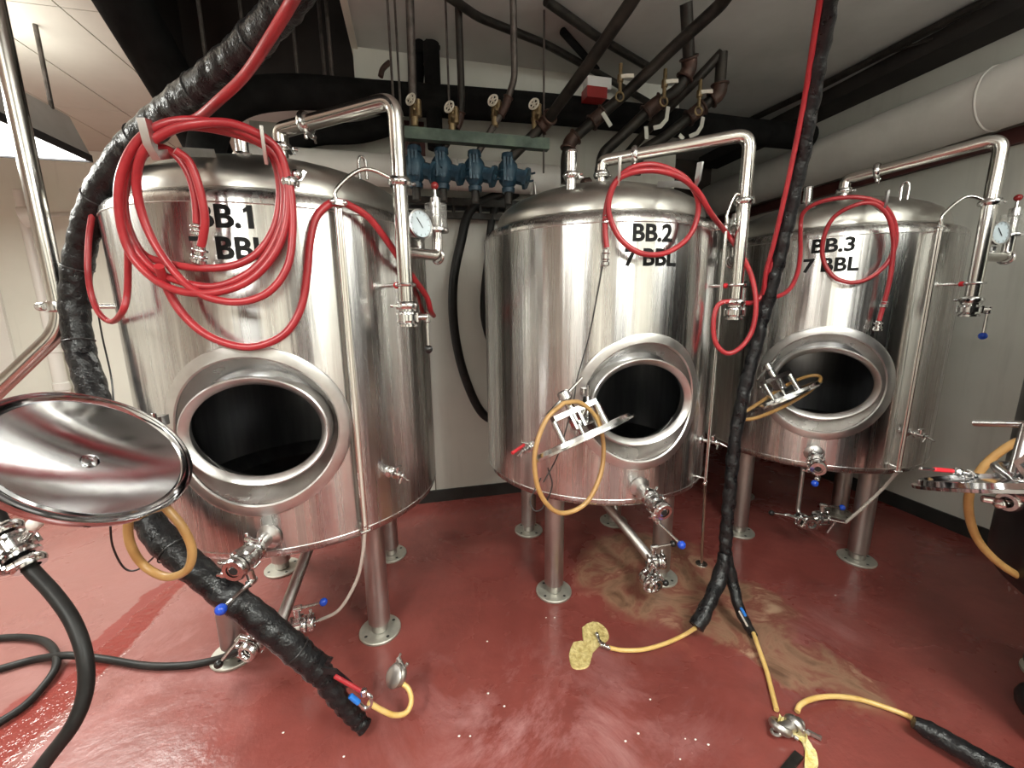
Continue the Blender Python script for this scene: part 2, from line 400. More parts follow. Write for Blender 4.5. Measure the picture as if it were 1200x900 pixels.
# ------------------------------------------------------------------ LIGHTS (fixtures, plus uplights added to brighten the ceiling)
def fixture(name, label, x0, x1, y0, y1, z, watts, hood=.16, up=0):
    r_ = root(name, label, 'lamp', ((x0+x1)/2, (y0+y1)/2, z), 'fluorescent fixtures')
    V = [Vector(p) for p in ((x0, y0, z), (x1, y0, z), (x1, y1, z), (x0, y1, z), (x0+.04, y0+.05, z+hood), (x1-.04, y0+.05, z+hood), (x1-.04, y1-.05, z+hood), (x0+.04, y1-.05, z+hood))]
    obj('hood', (V, [(4, 5, 6, 7), (0, 1, 5, 4), (1, 2, 6, 5), (2, 3, 7, 6), (3, 0, 4, 7)]), 'hood', r_, smooth=False)
    obj('rim', join(box(x0-.006, x0+.006, y0, y1, z-.035, z+.004), box(x1-.006, x1+.006, y0, y1, z-.035, z+.004), box(x0, x1, y0-.006, y0+.006, z-.035, z+.004), box(x0, x1, y1-.006, y1+.006, z-.035, z+.004)), 'hoodedge', r_, smooth=False)
    obj('diffuser', box(x0+.02, x1-.02, y0+.02, y1-.02, z-(.03 if up < 30 else .085), z-.015), 'tube_light', r_, smooth=False)
    ld = bpy.data.lights.new('lamp_light', 'AREA'); ld.shape = 'RECTANGLE'; ld.size = x1-x0-.05; ld.size_y = y1-y0-.05; ld.energy = watts; ld.color = (.98, 1, .93)
    lo = bpy.data.objects.new('lamp_light', ld); COL.objects.link(lo); lo.location = (0, 0, -.04 if up < 30 else -.09); lo.parent = r_
    if up:
        l2 = bpy.data.lights.new('added_uplight', 'AREA'); l2.shape = 'RECTANGLE'; l2.size = x1-x0-.05; l2.size_y = y1-y0-.05; l2.energy = up; l2.color = (.98, 1, .93)
        lo = bpy.data.objects.new('added_uplight', l2); COL.objects.link(lo); lo.location = (0, 0, hood+.03); lo.rotation_euler.x = math.pi; lo.parent = r_  # added lamp above the hood, brightens the ceiling
    return r_
f1 = fixture('light_fixture', 'grey hooded fluorescent fixture hung on two rods, top left', -2.75, -1.83, 1.5, 3.15, 2.31, 82*LAMP_W, .19, 22)
for y in (2.02, 2.98):
    obj('hanging_rod', rod((-1.87, y, 2.49), (-1.87, y, CEIL), .011, 8), 'greyrod', f1)
obj('hook_ring', join(ringt((-1.87, 2.02, 2.50), (1, .3, 0), .022, .006), rod((-1.87, 2.02, 2.48), (-1.87, 2.02, 2.53), .012)), 'bpipe', f1)
obj('supply_cord', sweep(cat([(-1.88, 2.03, 2.51), (-1.84, 2.12, 2.54), (-1.81, 2.22, 2.50), (-1.81, 2.28, 2.42)]), .009), 'cable', f1)
fixture('light_fixture', 'ceiling fluorescent fixture overhead behind the viewpoint, left', -1.35, -1.0, -1.2, .1, 2.42, 60*LAMP_W, .10, 45)
fixture('light_fixture', 'suspended fluorescent fixture overhead to the right of the viewpoint', 2.30, 2.60, -1.2, .1, 2.30, 14*LAMP_W, .10, 60)
fixture('light_fixture', 'ceiling fluorescent fixture overhead behind the viewpoint, right', .75, 1.1, -1.2, .1, 2.42, 60*LAMP_W, .10, 50)

# ------------------------------------------------------------------ component geometry in local frames
def clamp_geo(o, ax, r, nut=(0, 0, 1)):
    """tri-clamp: two flanges, band and a wing nut"""
    a, b, c = frame(ax, nut); o = Vector(o)
    band = put(lathe([(r*.8, -.012), (r*1.25, -.012), (r*1.45, -.004), (r*1.45, .004), (r*1.25, .012), (r*.8, .012)], 20), o, ax)
    p = o + a*r*1.55
    lug = join(rod(p-b*.014-a*.008, p+b*.02-a*.008, .007, 8), rod(p-b*.01, p-b*.01+a*.012, .006, 8))
    nutg = join(rod(p+b*.018-a*.008, p+b*.036-a*.008, .009, 8), bar([p+b*.03-a*.022, p+b*.036+a*.010], .006, .006, c))
    return join(band, lug, nutg)
def butterfly(par, o, ax, side, r=.026, handle=.12, hdir=None, ballc='blue_ball', name='butterfly_valve'):
    o = Vector(o); ax = Vector(ax).normalized(); side = Vector(side); side = (side-ax*side.dot(ax)).normalized()
    body = put(lathe([(r*.85, -.03), (r*1.35, -.03), (r*1.35, -.022), (r*1.0, -.018), (r*1.05, -.012), (r*1.5, -.01), (r*1.5, .01), (r*1.05, .012), (r*1.0, .018), (r*1.35, .022), (r*1.35, .03), (r*.85, .03)], 20), o, ax)
    stem = rod(o+side*r*1.3, o+side*(r*1.3+.045), .012, 12)
    bolts = []
    y = ax.cross(side)
    for sx in (-1, 1):
        for sz in (-1, 1):
            q = o+side*sx*r*1.2*.8+y*sz*r*1.25*.9
            bolts.append(rod(q-ax*.016, q+ax*.016, .0045, 6))
    v = obj(name, join(body, stem, *bolts), 'polish', par)
    hd = Vector(hdir if hdir is not None else ax).normalized()
    hub = o+side*(r*1.3+.042)
    h = obj('handle', join(rod(hub-hd*.012, hub+hd*.02, .012, 10), rod(hub, hub+hd*handle, .0055, 8)), 'polish', v)
    b = obj('handle_ball', ball(hub+hd*handle, .0155), ballc, v)
    return v
def sample_valve(par, o, d, grip=None, ln=.11, mirror=1):
    o = Vector(o); d = Vector(d).normalized(); s = d.cross(Vector((0, 0, 1))).normalized()*mirror
    up = Vector((0, 0, 1))
    gs = [put(lathe([(0, 0), (.022, 0), (.022, .006), (.014, .008), (.009, .012), (.009, .03), (.0, .03)], 16), o, d),
          put(lathe([(0, 0), (.017, 0), (.019, .003), (.019, .012), (.0, .015)], 16), o+d*.028, d),
          rod(o+d*.03, o+d*ln*.75, .008, 10), rod(o+d*.05, o+d*.05+up*.03, .006, 8), rod(o+d*.05+up*.028-s*.02, o+d*.05+up*.028+s*.02, .0045, 8),
          rod(o+d*ln*.7, o+d*ln-up*.012, .0065, 10, .004), ringt(o+d*.065, d, .011, .004), rod(o+d*.075, o+d*.07-up*.028+s*.01, .004, 8)]
    v = obj('sample_valve', join(*gs), 'polish', par)
    if grip:
        obj('handle', rod(o+d*.04+up*.018+s*.01, o+d*(ln+.02)+up*.004+s*.012, .0075, 10), grip, v)
    return v
def outlet(par, o, d, hdir, ballc='blue_ball'):
    o = Vector(o); d = Vector(d).normalized()*1.12
    obj('outlet_neck', join(put(lathe([(.045, -.004), (.043, .003), (.024, .012), (.0235, .06), (.0, .06)], 20), o, d)), 'ring', par)
    obj('pipe_clamp', clamp_geo(o+d*.065, d, .025, (.4, 0, 1)), 'polish', par)
    butterfly(par, o+d*.105, d, (.15, 0, -1), .026, .13, hdir, ballc)
    c = obj('outlet_spout', put(lathe([(.022, .135), (.022, .15), (.034, .152), (.036, .162), (.034, .17), (.014, .172), (.013, .168), (.0, .14)], 20), o, d), 'polish', par)
    obj('spout_bore', put(lathe([(0, .1725), (.012, .1725)], 14), o, d), 'dark', c)
    obj('pipe_clamp', clamp_geo(o+d*.145, d, .025, (-1, 0, .3)), 'polish', par)

# tank shell: cylinder with the elliptical funnel cut through its front
MZ = 1.012; MR = .278; OA, OB = .195, .155   # manway centre height, funnel radius, opening half axes
def shell(z0, z1, rad, ha=None, hb=None):
    """open cylinder with an elliptical hole (half axes ha, hb seen from the front) round the manway centre"""
    ha = ha or MR; hb = hb or MR
    V, F = [], []
    def pt(a, z): V.append(Vector((rad*math.sin(a), -rad*math.cos(a), z)))
    A0 = .62; Z0, Z1 = MZ-.34, MZ+.33
    def grid(a0, a1, na, za, zb, nz):
        o = len(V)
        for i in range(na+1):
            for j in range(nz+1): pt(a0+(a1-a0)*i/na, za+(zb-za)*j/nz)
        for i in range(na):
            for j in range(nz):
                q = o+i*(nz+1)+j; F.append((q, q+nz+1, q+nz+2, q+1))
    grid(A0, 2*math.pi-A0, 96, z0, z1, 6)
    grid(-A0, A0, 24, Z1, z1, 2); grid(-A0, A0, 24, z0, Z0, 2)
    # outer rectangle sampled evenly, inner ellipse by matching angle
    per = []
    h0, h1 = Z0-MZ, Z1-MZ; K = 24
    per += [(-A0+2*A0*k/K, h0) for k in range(K)] + [(A0, h0+(h1-h0)*k/K) for k in range(K)]
    per += [(A0-2*A0*k/K, h1) for k in range(K)] + [(-A0, h1-(h1-h0)*k/K) for k in range(K)]
    n = len(per); rings = 8; o = len(V)
    for k in range(n):
        ao, zo = per[k]; t = math.atan2(zo/hb, ao*rad*.9/ha)
        xi, zi = ha*math.cos(t), hb*math.sin(t); ai = math.asin(xi/rad)
        for j in range(rings+1):
            u = j/rings; pt(ai+(ao-ai)*u, MZ+zi+(zo-zi)*u)
    for k in range(n):
        k2 = (k+1) % n
        for j in range(rings): F.append((o+k*(rings+1)+j, o+k2*(rings+1)+j, o+k2*(rings+1)+j+1, o+k*(rings+1)+j+1))
    return V, F
def bridge(f1, f2, n=96):
    """surface between two closed outlines given as functions of angle"""
    V, F = [], []
    for k in range(n):
        t = 2*math.pi*k/n; V += [f1(t), f2(t)]
    for k in range(n):
        k2 = (k+1) % n; F.append((2*k, 2*k2, 2*k2+1, 2*k+1))
    return V, F
def multi(fs, n=96):
    V, F = [], []; m = len(fs)
    for k in range(n):
        t = 2*math.pi*k/n; V += [f(t) for f in fs]
    for k in range(n):
        k2 = (k+1) % n
        for j in range(m-1): F.append((m*k+j, m*k2+j, m*k2+j+1, m*k+j+1))
    return V, F
def yon(x, r): return -math.sqrt(max(r*r-x*x, 0))
def lettering(text1, text2, par, shift=0):
    """painted lettering wrapped on the shell: first line and second line"""
    allg = []
    for s, z0, x0, x1, h in ((text1, 1.629, -.078, .082 if '1' not in text1 else .072, .065), (text2, 1.541, -.104, .106, .065)):
        cu = bpy.data.curves.new('t', 'FONT'); cu.body = s; cu.size = 1; cu.offset = .03; cu.resolution_u = 4
        to = bpy.data.objects.new('t', cu); COL.objects.link(to)
        dg = bpy.context.evaluated_depsgraph_get(); dg.update()
        me = bpy.data.meshes.new_from_object(to.evaluated_get(dg))
        bm = bmesh.new(); bm.from_mesh(me); bmesh.ops.triangulate(bm, faces=bm.faces)
        bmesh.ops.subdivide_edges(bm, edges=[e for e in bm.edges if e.calc_length() > .25], cuts=2, use_grid_fill=False)
        bmesh.ops.triangulate(bm, faces=bm.faces)
        vs = [v.co.copy() for v in bm.verts]; fs = [tuple(v.index for v in f.verts) for f in bm.faces]
        bm.free(); COL.objects.unlink(to); bpy.data.objects.remove(to); bpy.data.meshes.remove(me); bpy.data.curves.remove(cu)
        mnx = min(v.x for v in vs); mxx = max(v.x for v in vs); mny = min(v.y for v in vs); mxy = max(v.y for v in vs)
        out = []
        for v in vs:
            x = x0+(v.x-mnx)/(mxx-mnx)*(x1-x0); z = z0+(v.y-mny)/(mxy-mny)*h
            a = (x+shift)/RAD; out.append(Vector(((RAD+.0015)*math.sin(a), -(RAD+.0015)*math.cos(a), z)))
        allg.append((out, fs))
    if '1' in text1:      # the slanting flag of the numeral one
        fl_ = [(.066, .697), (.066, .684), (.048, .676), (.048, .686)]
        allg.append(([Vector(((RAD+.0017)*math.sin(x/RAD), -(RAD+.0017)*math.cos(x/RAD), z+.997)) for x, z in fl_], [(0, 1, 2, 3)]))
    return obj('lettering', join(*allg), 'ink', par, smooth=False, label='black lettering reading %s %s' % (text1, text2))

def lid_parts(par, c, a, n, A, B, yoke=True, mat='mirror', concave=True):
    """oval manway door; c centre, a long axis, n normal of its outer (yoke) side or dish side; all in the tank's local frame"""
    c = Vector(c); a = Vector(a).normalized(); n = Vector(n).normalized()
    s = -1 if concave else 1
    rim = [(0, -.004*s), (0, 0)]
    prof = []
    dep = .024 if concave else -.012
    for k in range(15):
        u = k/14*.86; prof.append((u, -dep*(1-(u/.86)**2)))
    prof += [(.875, .006), (.90, .010), (.93, .008), (.945, .001), (.965, .0), (.985, .004), (1.0, .004), (1.012, -.002), (1.01, -.012), (.99, -.016), (.93, -.012), (.86, -.010)]
    for k in range(13, -1, -1):
        u = k/14*.86; prof.append((u, -dep*(1-(u/.86)**2)-.008))
    if not concave: prof = [(0, .010), (.5, .010), (.84, .008), (.86, .016), (.91, .016), (.93, .003), (1.0, .003), (1.0, -.005), (.9, -.008), (0, -.010)]
    geo = put(lathe([(r_, z) for r_, z in prof], 72, A, B), c, n, a)
    d = obj('manway_door', geo, mat, par)
    if concave:
        obj('door_boss', put(lathe([(0, -dep+.006), (.012, -dep+.006), (.018, -dep+.003), (.019, -dep-.002)], 20), c, n, a), mat, d)
    if yoke:
        b = n.cross(a)
        e0, e1 = c-a*.085, c+a*.105
        obj('yoke', join(bar([e0+n*.105, e1+n*.105], .020, .034, n), rod(e0+n*.004, e0+n*.10, .011, 12), rod(e1+n*.004, e1+n*.10, .015, 12),
                         bar([c+n*.04-a*.018, c+n*.10-a*.018], .03, .010, b), bar([c+n*.04+a*.018, c+n*.10+a*.018], .03, .010, b), rod(c-b*.02+n*.06, c+b*.02+n*.06, .008, 8)), 'polish', d)
        hd = (a*.93+n*.38-b*.2).normalized()
        k = c+n*.168
        obj('tee_handle', join(rod(c+n*.005, c+n*.12, .009, 10), rod(c+n*.11, c+n*.150, .017, 14), rod(c+n*.148, c+n*.188, .024, 14), rod(k-hd*.10, k+hd*.10, .0055, 8)), 'polish', d)
    return d

def tank(i, label, t1, t2, port, cip, sight, rights, t):
    x, y, rot = TANKS[i]
    r_ = root('brite_tank', label, 'tank', (x, y, 0), 'bright beer tanks', rot, local=True)
    ca, sa = math.cos(R(-rot)), math.sin(R(-rot))
    def loc(p):
        dx, dy = p[0]-x, p[1]-y; return Vector((dx*ca-dy*sa, dx*sa+dy*ca, p[2]))
    def locd(p): return Vector((p[0]*ca-p[1]*sa, p[0]*sa+p[1]*ca, p[2]))
    def PL(a, rad, z): return Vector((rad*math.cos(R(a)), rad*math.sin(R(a)), z))
    sh = obj('jacket_shell', shell(.60, 1.70, RAD), 'brushed', r_)
    # shoulders and rolled lower edge
    obj('jacket_shoulder', lathe([(RAD, 1.70), (.559, 1.712), (.555, 1.724), (.546, 1.735), (.530, 1.744), (.510, 1.750), (.490, 1.753)], 96), 'brushed', r_)
    obj('bottom_head', lathe([(RAD, .60), (.559, .590), (.553, .577), (.540, .567), (.52, .562), (.50, .562), (.40, .535), (.25, .515), (.10, .505), (0, .503)], 96), 'brushed', r_)
    for zz in (.603, 1.700): obj('weld_seam', ringt((0, 0, zz), (0, 0, 1), RAD, .002, 96, 6), 'ring', r_)
    obj('dome', lathe([(.494, 1.745), (.494, 1.772), (.491, 1.795), (.480, 1.820), (.458, 1.843), (.42, 1.866), (.36, 1.892), (.28, 1.918), (.18, 1.941), (.09, 1.952), (0, 1.955)], 96), 'dome', r_)
    obj('weld_seam', ringt((0, 0, 1.757), (0, 0, 1), .4955, .003, 96, 6), 'dome', r_)
    # inner vessel
    IR = .50
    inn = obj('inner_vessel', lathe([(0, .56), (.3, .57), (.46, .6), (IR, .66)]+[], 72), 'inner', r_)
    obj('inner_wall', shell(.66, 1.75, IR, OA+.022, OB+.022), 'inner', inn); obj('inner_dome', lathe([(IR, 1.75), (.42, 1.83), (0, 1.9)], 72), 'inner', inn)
    # flat band around the funnel, lying on the shell
    def on(rr, off): return lambda t_: Vector((rr*math.cos(t_), yon(rr*math.cos(t_), RAD)-off, MZ+rr*math.sin(t_)))
    obj('funnel_band', multi([on(MR+.002, 0), on(MR+.001, .006), on(MR-.006, .009), on(MR-.033, .009), on(MR-.038, .004), on(MR-.038, -.004)]), 'ring', r_)
    yn = -(RAD-.085)
    def el(e, yy): return lambda t_: Vector(((OA+e)*math.cos(t_), yy, MZ+(OB+e)*math.sin(t_)))
    obj('funnel', multi([on(MR-.037, 0), lambda t_: Vector(((MR-.037)*.55*math.cos(t_)+(OA+.025)*.45*math.cos(t_), (yon((MR-.037)*math.cos(t_), RAD)*.5+yn*.5), MZ+(MR-.037)*.55*math.sin(t_)+(OB+.025)*.45*math.sin(t_))), el(.025, yn)]), 'funnel', r_)
    yr = -(RAD-.012)
    obj('manway_neck', multi([el(.024, yn+.01), el(.026, yr+.008), el(.024, yr), el(.020, yr-.003), el(.016, yr-.001), el(.0, yr+.014), el(-.002, yr+.018), el(.004, yr+.026), el(.022, -(IR-.002))]), 'ring', r_)
    # hinge on the left of the neck
    hx = -(OA+.04)
    obj('hinge', join(box(hx-.028, hx+.0, -.575, -.540, MZ+.045, MZ+.075), rod((hx-.012, -.585, MZ-.06), (hx-.012, -.585, MZ+.09), .006, 8), rod((hx-.012, -.585, MZ-.06), (hx+.02, -.56, MZ-.06), .006, 8),
                      rod((hx-.012, -.585, MZ-.03), (hx-.030, -.62, MZ-.03), .009, 8)), 'polish', r_)
    # legs
    for a in (-135, -45, 45, 135):
        lx, ly = .405*math.cos(R(a)), .405*math.sin(R(a))
        lg = obj('leg', join(rod((lx, ly, .045), (lx, ly, .548), .046, 28), rod((lx, ly, .008), (lx, ly, .06), .036, 20)), 'leg', r_)
        ft = obj('foot_plate', put(lathe([(0, 0), (.086, 0), (.088, .004), (.088, .010), (.085, .013), (0, .013)], 40), (lx, ly, .0005)), 'foot', lg)
        obj('bolt_hole', join(*[put(lathe([(0, 0), (.007, 0)], 10), (lx+.066*math.cos(b), ly+.066*math.sin(b), .0142)) for b in (.6, .6+math.pi/2, .6+math.pi, .6+3*math.pi/2)]), 'dark', lg)
    lettering(t1, t2, r_, -.034 if i == 2 else 0)
    # ports, lugs, hose hooks
    px, py = port
    pz = 1.985-.35*(px*px+py*py)
    obj('top_port', join(rod((px, py, pz-.06), (px, py, pz+.02), .020, 14)), 'pipe', r_)
    obj('pipe_clamp', clamp_geo((px, py, pz-.01), (0, 0, 1), .024, (1, .4, 0)), 'polish', r_)
    cx, cy = cip
    top = 2.045
    cp = obj('cleaning_pipe', sweep(fillet([(px, py, pz), (px, py, pz+.045), (cx, cy, top), (cx, cy, 1.42)], .055, 7), .0245, 18), 'pipe', r_)
    m_ = Vector((px, py, pz+.045)).lerp(Vector((cx, cy, top)), .24)
    obj('pipe_clamp', clamp_geo(m_, Vector((cx-px, cy-py, top-pz-.045)), .026, (0, 0, -1)), 'polish', cp)
    obj('pipe_clamp', clamp_geo((cx, cy, 1.80), (0, 0, 1), .026, (.9, .5, 0)), 'polish', cp)
    # rod with red collar tying the pipe to the shell
    u = Vector((cx, cy, 0)).normalized()
    s_ = Vector((-u.y, u.x, 0))
    pz2 = 1.475
    obj('pipe_support', join(rod((u.x*.555, u.y*.555, pz2), (cx, cy, pz2), .007, 8), rod((u.x*.56, u.y*.56, pz2), (u.x*.57, u.y*.57, pz2), .018), ringt((cx, cy, pz2), (0, 0, 1), .030, .006), rod((cx, cy, pz2)+s_*.0, Vector((cx, cy, pz2))+s_*.045, .010, 10)) if False else
        join(rod((u.x*.555, u.y*.555, pz2), (cx, cy, pz2), .007, 8), ringt((cx, cy, pz2), (0, 0, 1), .030, .006)), 'polish', cp)
    obj('collar', rod(Vector((cx, cy, pz2))-u*.050, Vector((cx, cy, pz2))-u*.034, .011, 12), 'red_grip', cp)
    obj('pipe_clamp', clamp_geo((cx, cy, 1.405), (0, 0, 1), .027, (-.9, -.2, 0)), 'polish', cp)
    butterfly(r_, (cx, cy, 1.365), (0, 0, 1), (.9, .45, 0), .025, .115, (0, 0, -1) if i != 1 else (0, 0, 1), t.get('ball', 'black_ball'))
    # tee branch with gauge and relief valve
    bz = 1.585; q = Vector((.707, .707, 0)) if 'branch' not in t else Vector(t['branch'])
    B0 = Vector((cx, cy, bz)); B1 = B0+q*.165
    obj('tee_branch', sweep(fillet([B0, B1, B1+Vector((0, 0, .06))], .03, 6), .019, 16), 'pipe', r_)
    gp = B0+q*.075
    ga = obj('pressure_gauge', join(rod(gp, gp+Vector((0, 0, .045)), .0055, 8), rod(gp+Vector((0, 0, .022)), gp+Vector((0, 0, .042)), .010, 6),
             put(lathe([(0, -.030), (.040, -.030), (.046, -.020), (.046, .006), (.0495, .008), (.0495, .016), (.044, .017), (.042, .010)], 32), gp+Vector((0, 0, .096)), t.get('gn', (.75, -1, .05)))), 'polish', r_)
    gn = Vector(t.get('gn', (.75, -1, .05))).normalized(); gc = gp+Vector((0, 0, .096))
    obj('dial', put(lathe([(0, .0105), (.0425, .0105)], 32), gc, gn), 'dial', ga)
    X, Yv, Z = frame(gn)
    obj('needle', join(rod(gc+gn*.013-(X+Yv*.7)*.012, gc+gn*.013+(X+Yv*.7)*.020, .0013, 6), *[rod(gc+gn*.012+(X*math.cos(a)+Yv*math.sin(a))*.034, gc+gn*.012+(X*math.cos(a)+Yv*math.sin(a))*.039, .0008, 4) for a in [k*math.pi/6 for k in range(12)]]), 'ink', ga)
    e = B1+Vector((0, 0, .06))
    rv = obj('relief_valve', join(put(lathe([(.019, 0), (.020, .02), (.044, .024), (.045, .030), (.043, .036), (.022, .038), (.017, .05), (.016, .105), (.021, .108), (.019, .14), (.006, .145), (.005, .175)], 20), e),
             ringt(B1+Vector((0, 0, .0)), q, .026, .006), ), 'polish', r_)
    obj('relief_cap', ball(e+Vector((0, 0, .182)), .014), 'red_ball', rv)
    obj('relief_glass', put(lathe([(.040, .036), (.040, .118), (.0385, .118), (.0385, .036)], 24), e), 'glass', rv)
    # sight tube
    sa_, sr = sight
    T_, B_ = PL(sa_, sr, 1.715), PL(sa_, sr, .605)
    tang = Vector((-math.sin(R(sa_)), math.cos(R(sa_)), 0))*.0075
    st = obj('sight_tube_guard', join(rod(T_-tang, B_-tang, .0042, 8), rod(T_+tang, B_+tang, .0042, 8)), 'pipe', r_)
    obj('sight_tube', rod(T_, B_, .0048, 8), 'clear', st)
    for g_ in (rod(PL(sa_, .556, 1.70), PL(sa_, sr+.006, 1.70), .005, 8), rod(PL(sa_, .556, .625), PL(sa_, sr+.006, .625), .005, 8), rod(B_-tang*2.4, B_+tang*2.4, .006, 8), rod(T_-tang*2.2, T_+tang*2.2, .006, 8)):
        obj('tube_bracket', g_, 'polish', st)
    obj('sight_tube_arm', sweep(cat([T_, T_+Vector((0, 0, .045)), T_.lerp(Vector((cx, cy, 1.80)), .45)+Vector((0, 0, .075)), Vector((cx, cy, 1.80))]), .0065, 10), 'pipe', st)
    # sample valves and racking outlet
    for (a, z, gr) in rights:
        sample_valve(r_, PL(a, .558, z), PL(a, 1, 0)+Vector(t.get('sd', (0, 0, 0))), gr)
    outlet(r_, (0, -.558, .655), t.get('od', (0.0, -1, -.12)), t['oh'], t.get('ob', 'blue_ball'))
    # lifting lugs
    for a in t['lugs']:
        b = PL(a, .43, 1.87)
        obj('lifting_lug', join(sweep(cat([b-Vector((0, 0, .01)), b+Vector((0, 0, .05)), b+Vector((.012, 0, .066)), b+Vector((.024, 0, .05)), b+Vector((.024, 0, -.01))], 4), .0055, 8)), 'polish', r_)
    for hx_, hy_, off, wd_ in t['hooks']:
        p = loc(C_(hx_, hy_, i, off)); u_ = Vector((p.x, p.y, 0)).normalized(); tg = Vector((-u_.y, u_.x, 0)); b = u_*.44; b.z = 1.865
        q_ = u_*math.hypot(p.x, p.y); q_.z = p.z
        obj('hose_hook', bar([b, b.lerp(q_, .5)+Vector((0, 0, .004)), q_-u_*.01, q_+Vector((0, 0, .02)), q_+u_*.008+Vector((0, 0, .075))], wd_, .022, tg), 'ring', r_)
    return r_, loc, locd

def sw(pts): return pts
# -- tank one
tk1, loc1, locd1 = tank(0, 'largest stainless tank at left, lettered BB.1, with mirror-bright open oval door', 'BB.1', '7 BBL', (.09, -.27), (.487, -.465), (-59.5, .588),
    [(-46.5, .785, None)], dict(od=(-.22, -1, -.04), oh=(-.25, -1, .05), lugs=(-38, 60), hooks=((178, 180, .125, .020), (311, 186, .12, .008)), ball='black_ball'))
lid_parts(tk1, loc1((-.75, 1.119, 1.062)), locd1((.5, .761, -.413)), locd1((.796, -.217, .564)), .215, .175, yoke=False)
obj('door_arm', sweep(cat([loc1((-.665, 1.262, .982)), loc1((-.69, 1.33, 1.0)), Vector((-.247, -.60, MZ-.02))]), .010, 10), 'polish', tk1)
# -- tank two
tk2, loc2, locd2 = tank(1, 'middle stainless tank lettered BB.2 with door swung open on a tee handle', 'BB.2', '7 BBL', (-.07, -.22), (.425, -.490), (-52.5, .600),
    [(-138, .80, 'red_grip'), (-49, .79, None)], dict(od=(.08, -1, -.16), oh=(.28, -.75, -.30), lugs=(120,), hooks=((725, 213, .085, .008), (817, 218, .085, .008)), branch=(.5, .86, 0), gn=(.9, -.8, 0)))
def door_from(par, loc, locd, pl, pr, tilt, A, B):
    a = (pr-pl).normalized(); c = (pl+pr)/2; v = (c-O).normalized()
    n = a.cross(v).normalized()
    if n.z < 0: n = -n
    n = (n - v*tilt).normalized(); n = (n-a*n.dot(a)).normalized()
    d = lid_parts(par, loc(c), locd(a), locd(n), A, B, True, 'polish', False)
    return c, a, n
pl, pr_ = Y_(627, 541, 1.27), Y_(738, 488, 1.36)
c2, a2, n2 = door_from(tk2, loc2, locd2, pl, pr_, .03, (pr_-pl).length/2, .15)
obj('door_arm', sweep(cat([loc2(c2+n2*.05), loc2(c2+n2*.05+Vector((.02, .05, 0))), Vector((-.247, -.60, MZ+.03))]), .011, 10), 'polish', tk2)
# -- tank three
tk3, loc3, locd3 = tank(2, 'right stainless tank lettered BB.3, turned toward the left', 'BB.3', '7 BBL', (0.02, -.26), (.485, -.455), (-55.8, .600),
    [(-48.5, .785, None)], dict(oh=(-.2, -1, .15), lugs=(-60,), hooks=((945, 240, .075, .008), (1036, 246, .075, .008)), ball='blue_ball'))
pl, pr_ = Y_(868, 490, 1.53), Y_(968, 444, 1.66)
c3, a3, n3 = door_from(tk3, loc3, locd3, pl, pr_, .13, .19, .15)
obj('door_arm', sweep(cat([loc3(c3+n3*.05), loc3(c3+n3*.02+Vector((.03, .08, 0))), Vector((-.247, -.60, MZ+.0))]), .011, 10), 'polish', tk3)

# -- bottom pipework of each tank
def drain(par, loc, pts, valves, extra=(), rad=.0235):
    obj('drain_pipe', sweep(fillet([loc(p) for p in pts], .06, 6), rad, 16), 'leg', par)
    for (p, ax, side, hd, bc) in valves:
        butterfly(par, loc(p), ax, side, .026, .10, hd, bc, 'drain_valve')
        obj('pipe_clamp', clamp_geo(loc(Vector(p)+Vector(ax).normalized()*.045), ax, .026, side), 'polish', par)
    for gs_, m_ in extra:
        for g_ in (gs_ if isinstance(gs_, list) else [gs_]): obj('drain_tube', g_, m_, par)
# tank one drain: slopes to the front; tee with two valves
a = Z_(350, 733, .17); b = Z_(302, 752, .15)
mid = (a+b)/2
tx, ty = TANKS[0][:2]
drain(tk1, loc1, [(tx, ty, .52), (tx, ty, .40), (a+b)/2+Vector((0, .04, .02)), mid], [(a, (1, .1, 0), (0, 0, 1), (1, 0, .12), 'blue_ball'), (b, (-.4, -1, 0), (-1, .3, .1), (-.45, -.3, -.45), 'black_ball')],
      [([rod(loc1(a), loc1(b), .022, 14), ringt(loc1(b+Vector((-.02, -.05, 0))), (-.4, -1, 0), .026, .009), rod(loc1(a+Vector((.05, 0, 0))), loc1(Z_(374, 727, .16)), .007)], 'polish'),
       (sweep(cat([loc1(Z_(374, 727, .16)), loc1(Y_(398, 714, 1.55)), loc1(Y_(418, 680, 1.50)), loc1(Y_(425, 650, 1.46)), Vector((.588*math.cos(R(-59.5)), .588*math.sin(R(-59.5)), .62))]), .0065, 8), 'clear')])
a = Z_(765, 658, .20); b = Z_(760, 678, .14); tx, ty = TANKS[1][:2]
drain(tk2, loc2, [(tx, ty, .52), (tx-.02, ty-.05, .44), a], [(a, (1, -.2, 0), (0, 0, 1), (1, 0, .05), 'black_ball'), (b, (.2, -1, -.1), (.2, 0, 1), (.5, -.3, -.8), 'black_ball')],
      [([rod(loc2(a), loc2(b), .024, 14), ringt(loc2(b+Vector((-.02, -.05, 0))), (-.2, -1, 0), .026, .009), rod(loc2(Vector((tx+.08, ty-.1, .52))), loc2(a.lerp(Vector((tx, ty, .45)), .55)), .012)], 'polish'),
       (join(rod(PLx := Vector((.6*math.cos(R(-52.5)), .6*math.sin(R(-52.5)), .60)), loc2(Z_(822, 661, 0.01)), .0075, 8), put(lathe([(0, 0), (.032, 0), (.03, .005), (.008, .009), (.006, .05), (0, .05)], 20), loc2(Z_(822, 661, 0)))), 'pipe')])
a = Z_(963, 605, .17); b = Z_(942, 612, .17); tx, ty = TANKS[2][:2]
a, b = X_(962, 607, 2.12), X_(940, 610, 2.06)
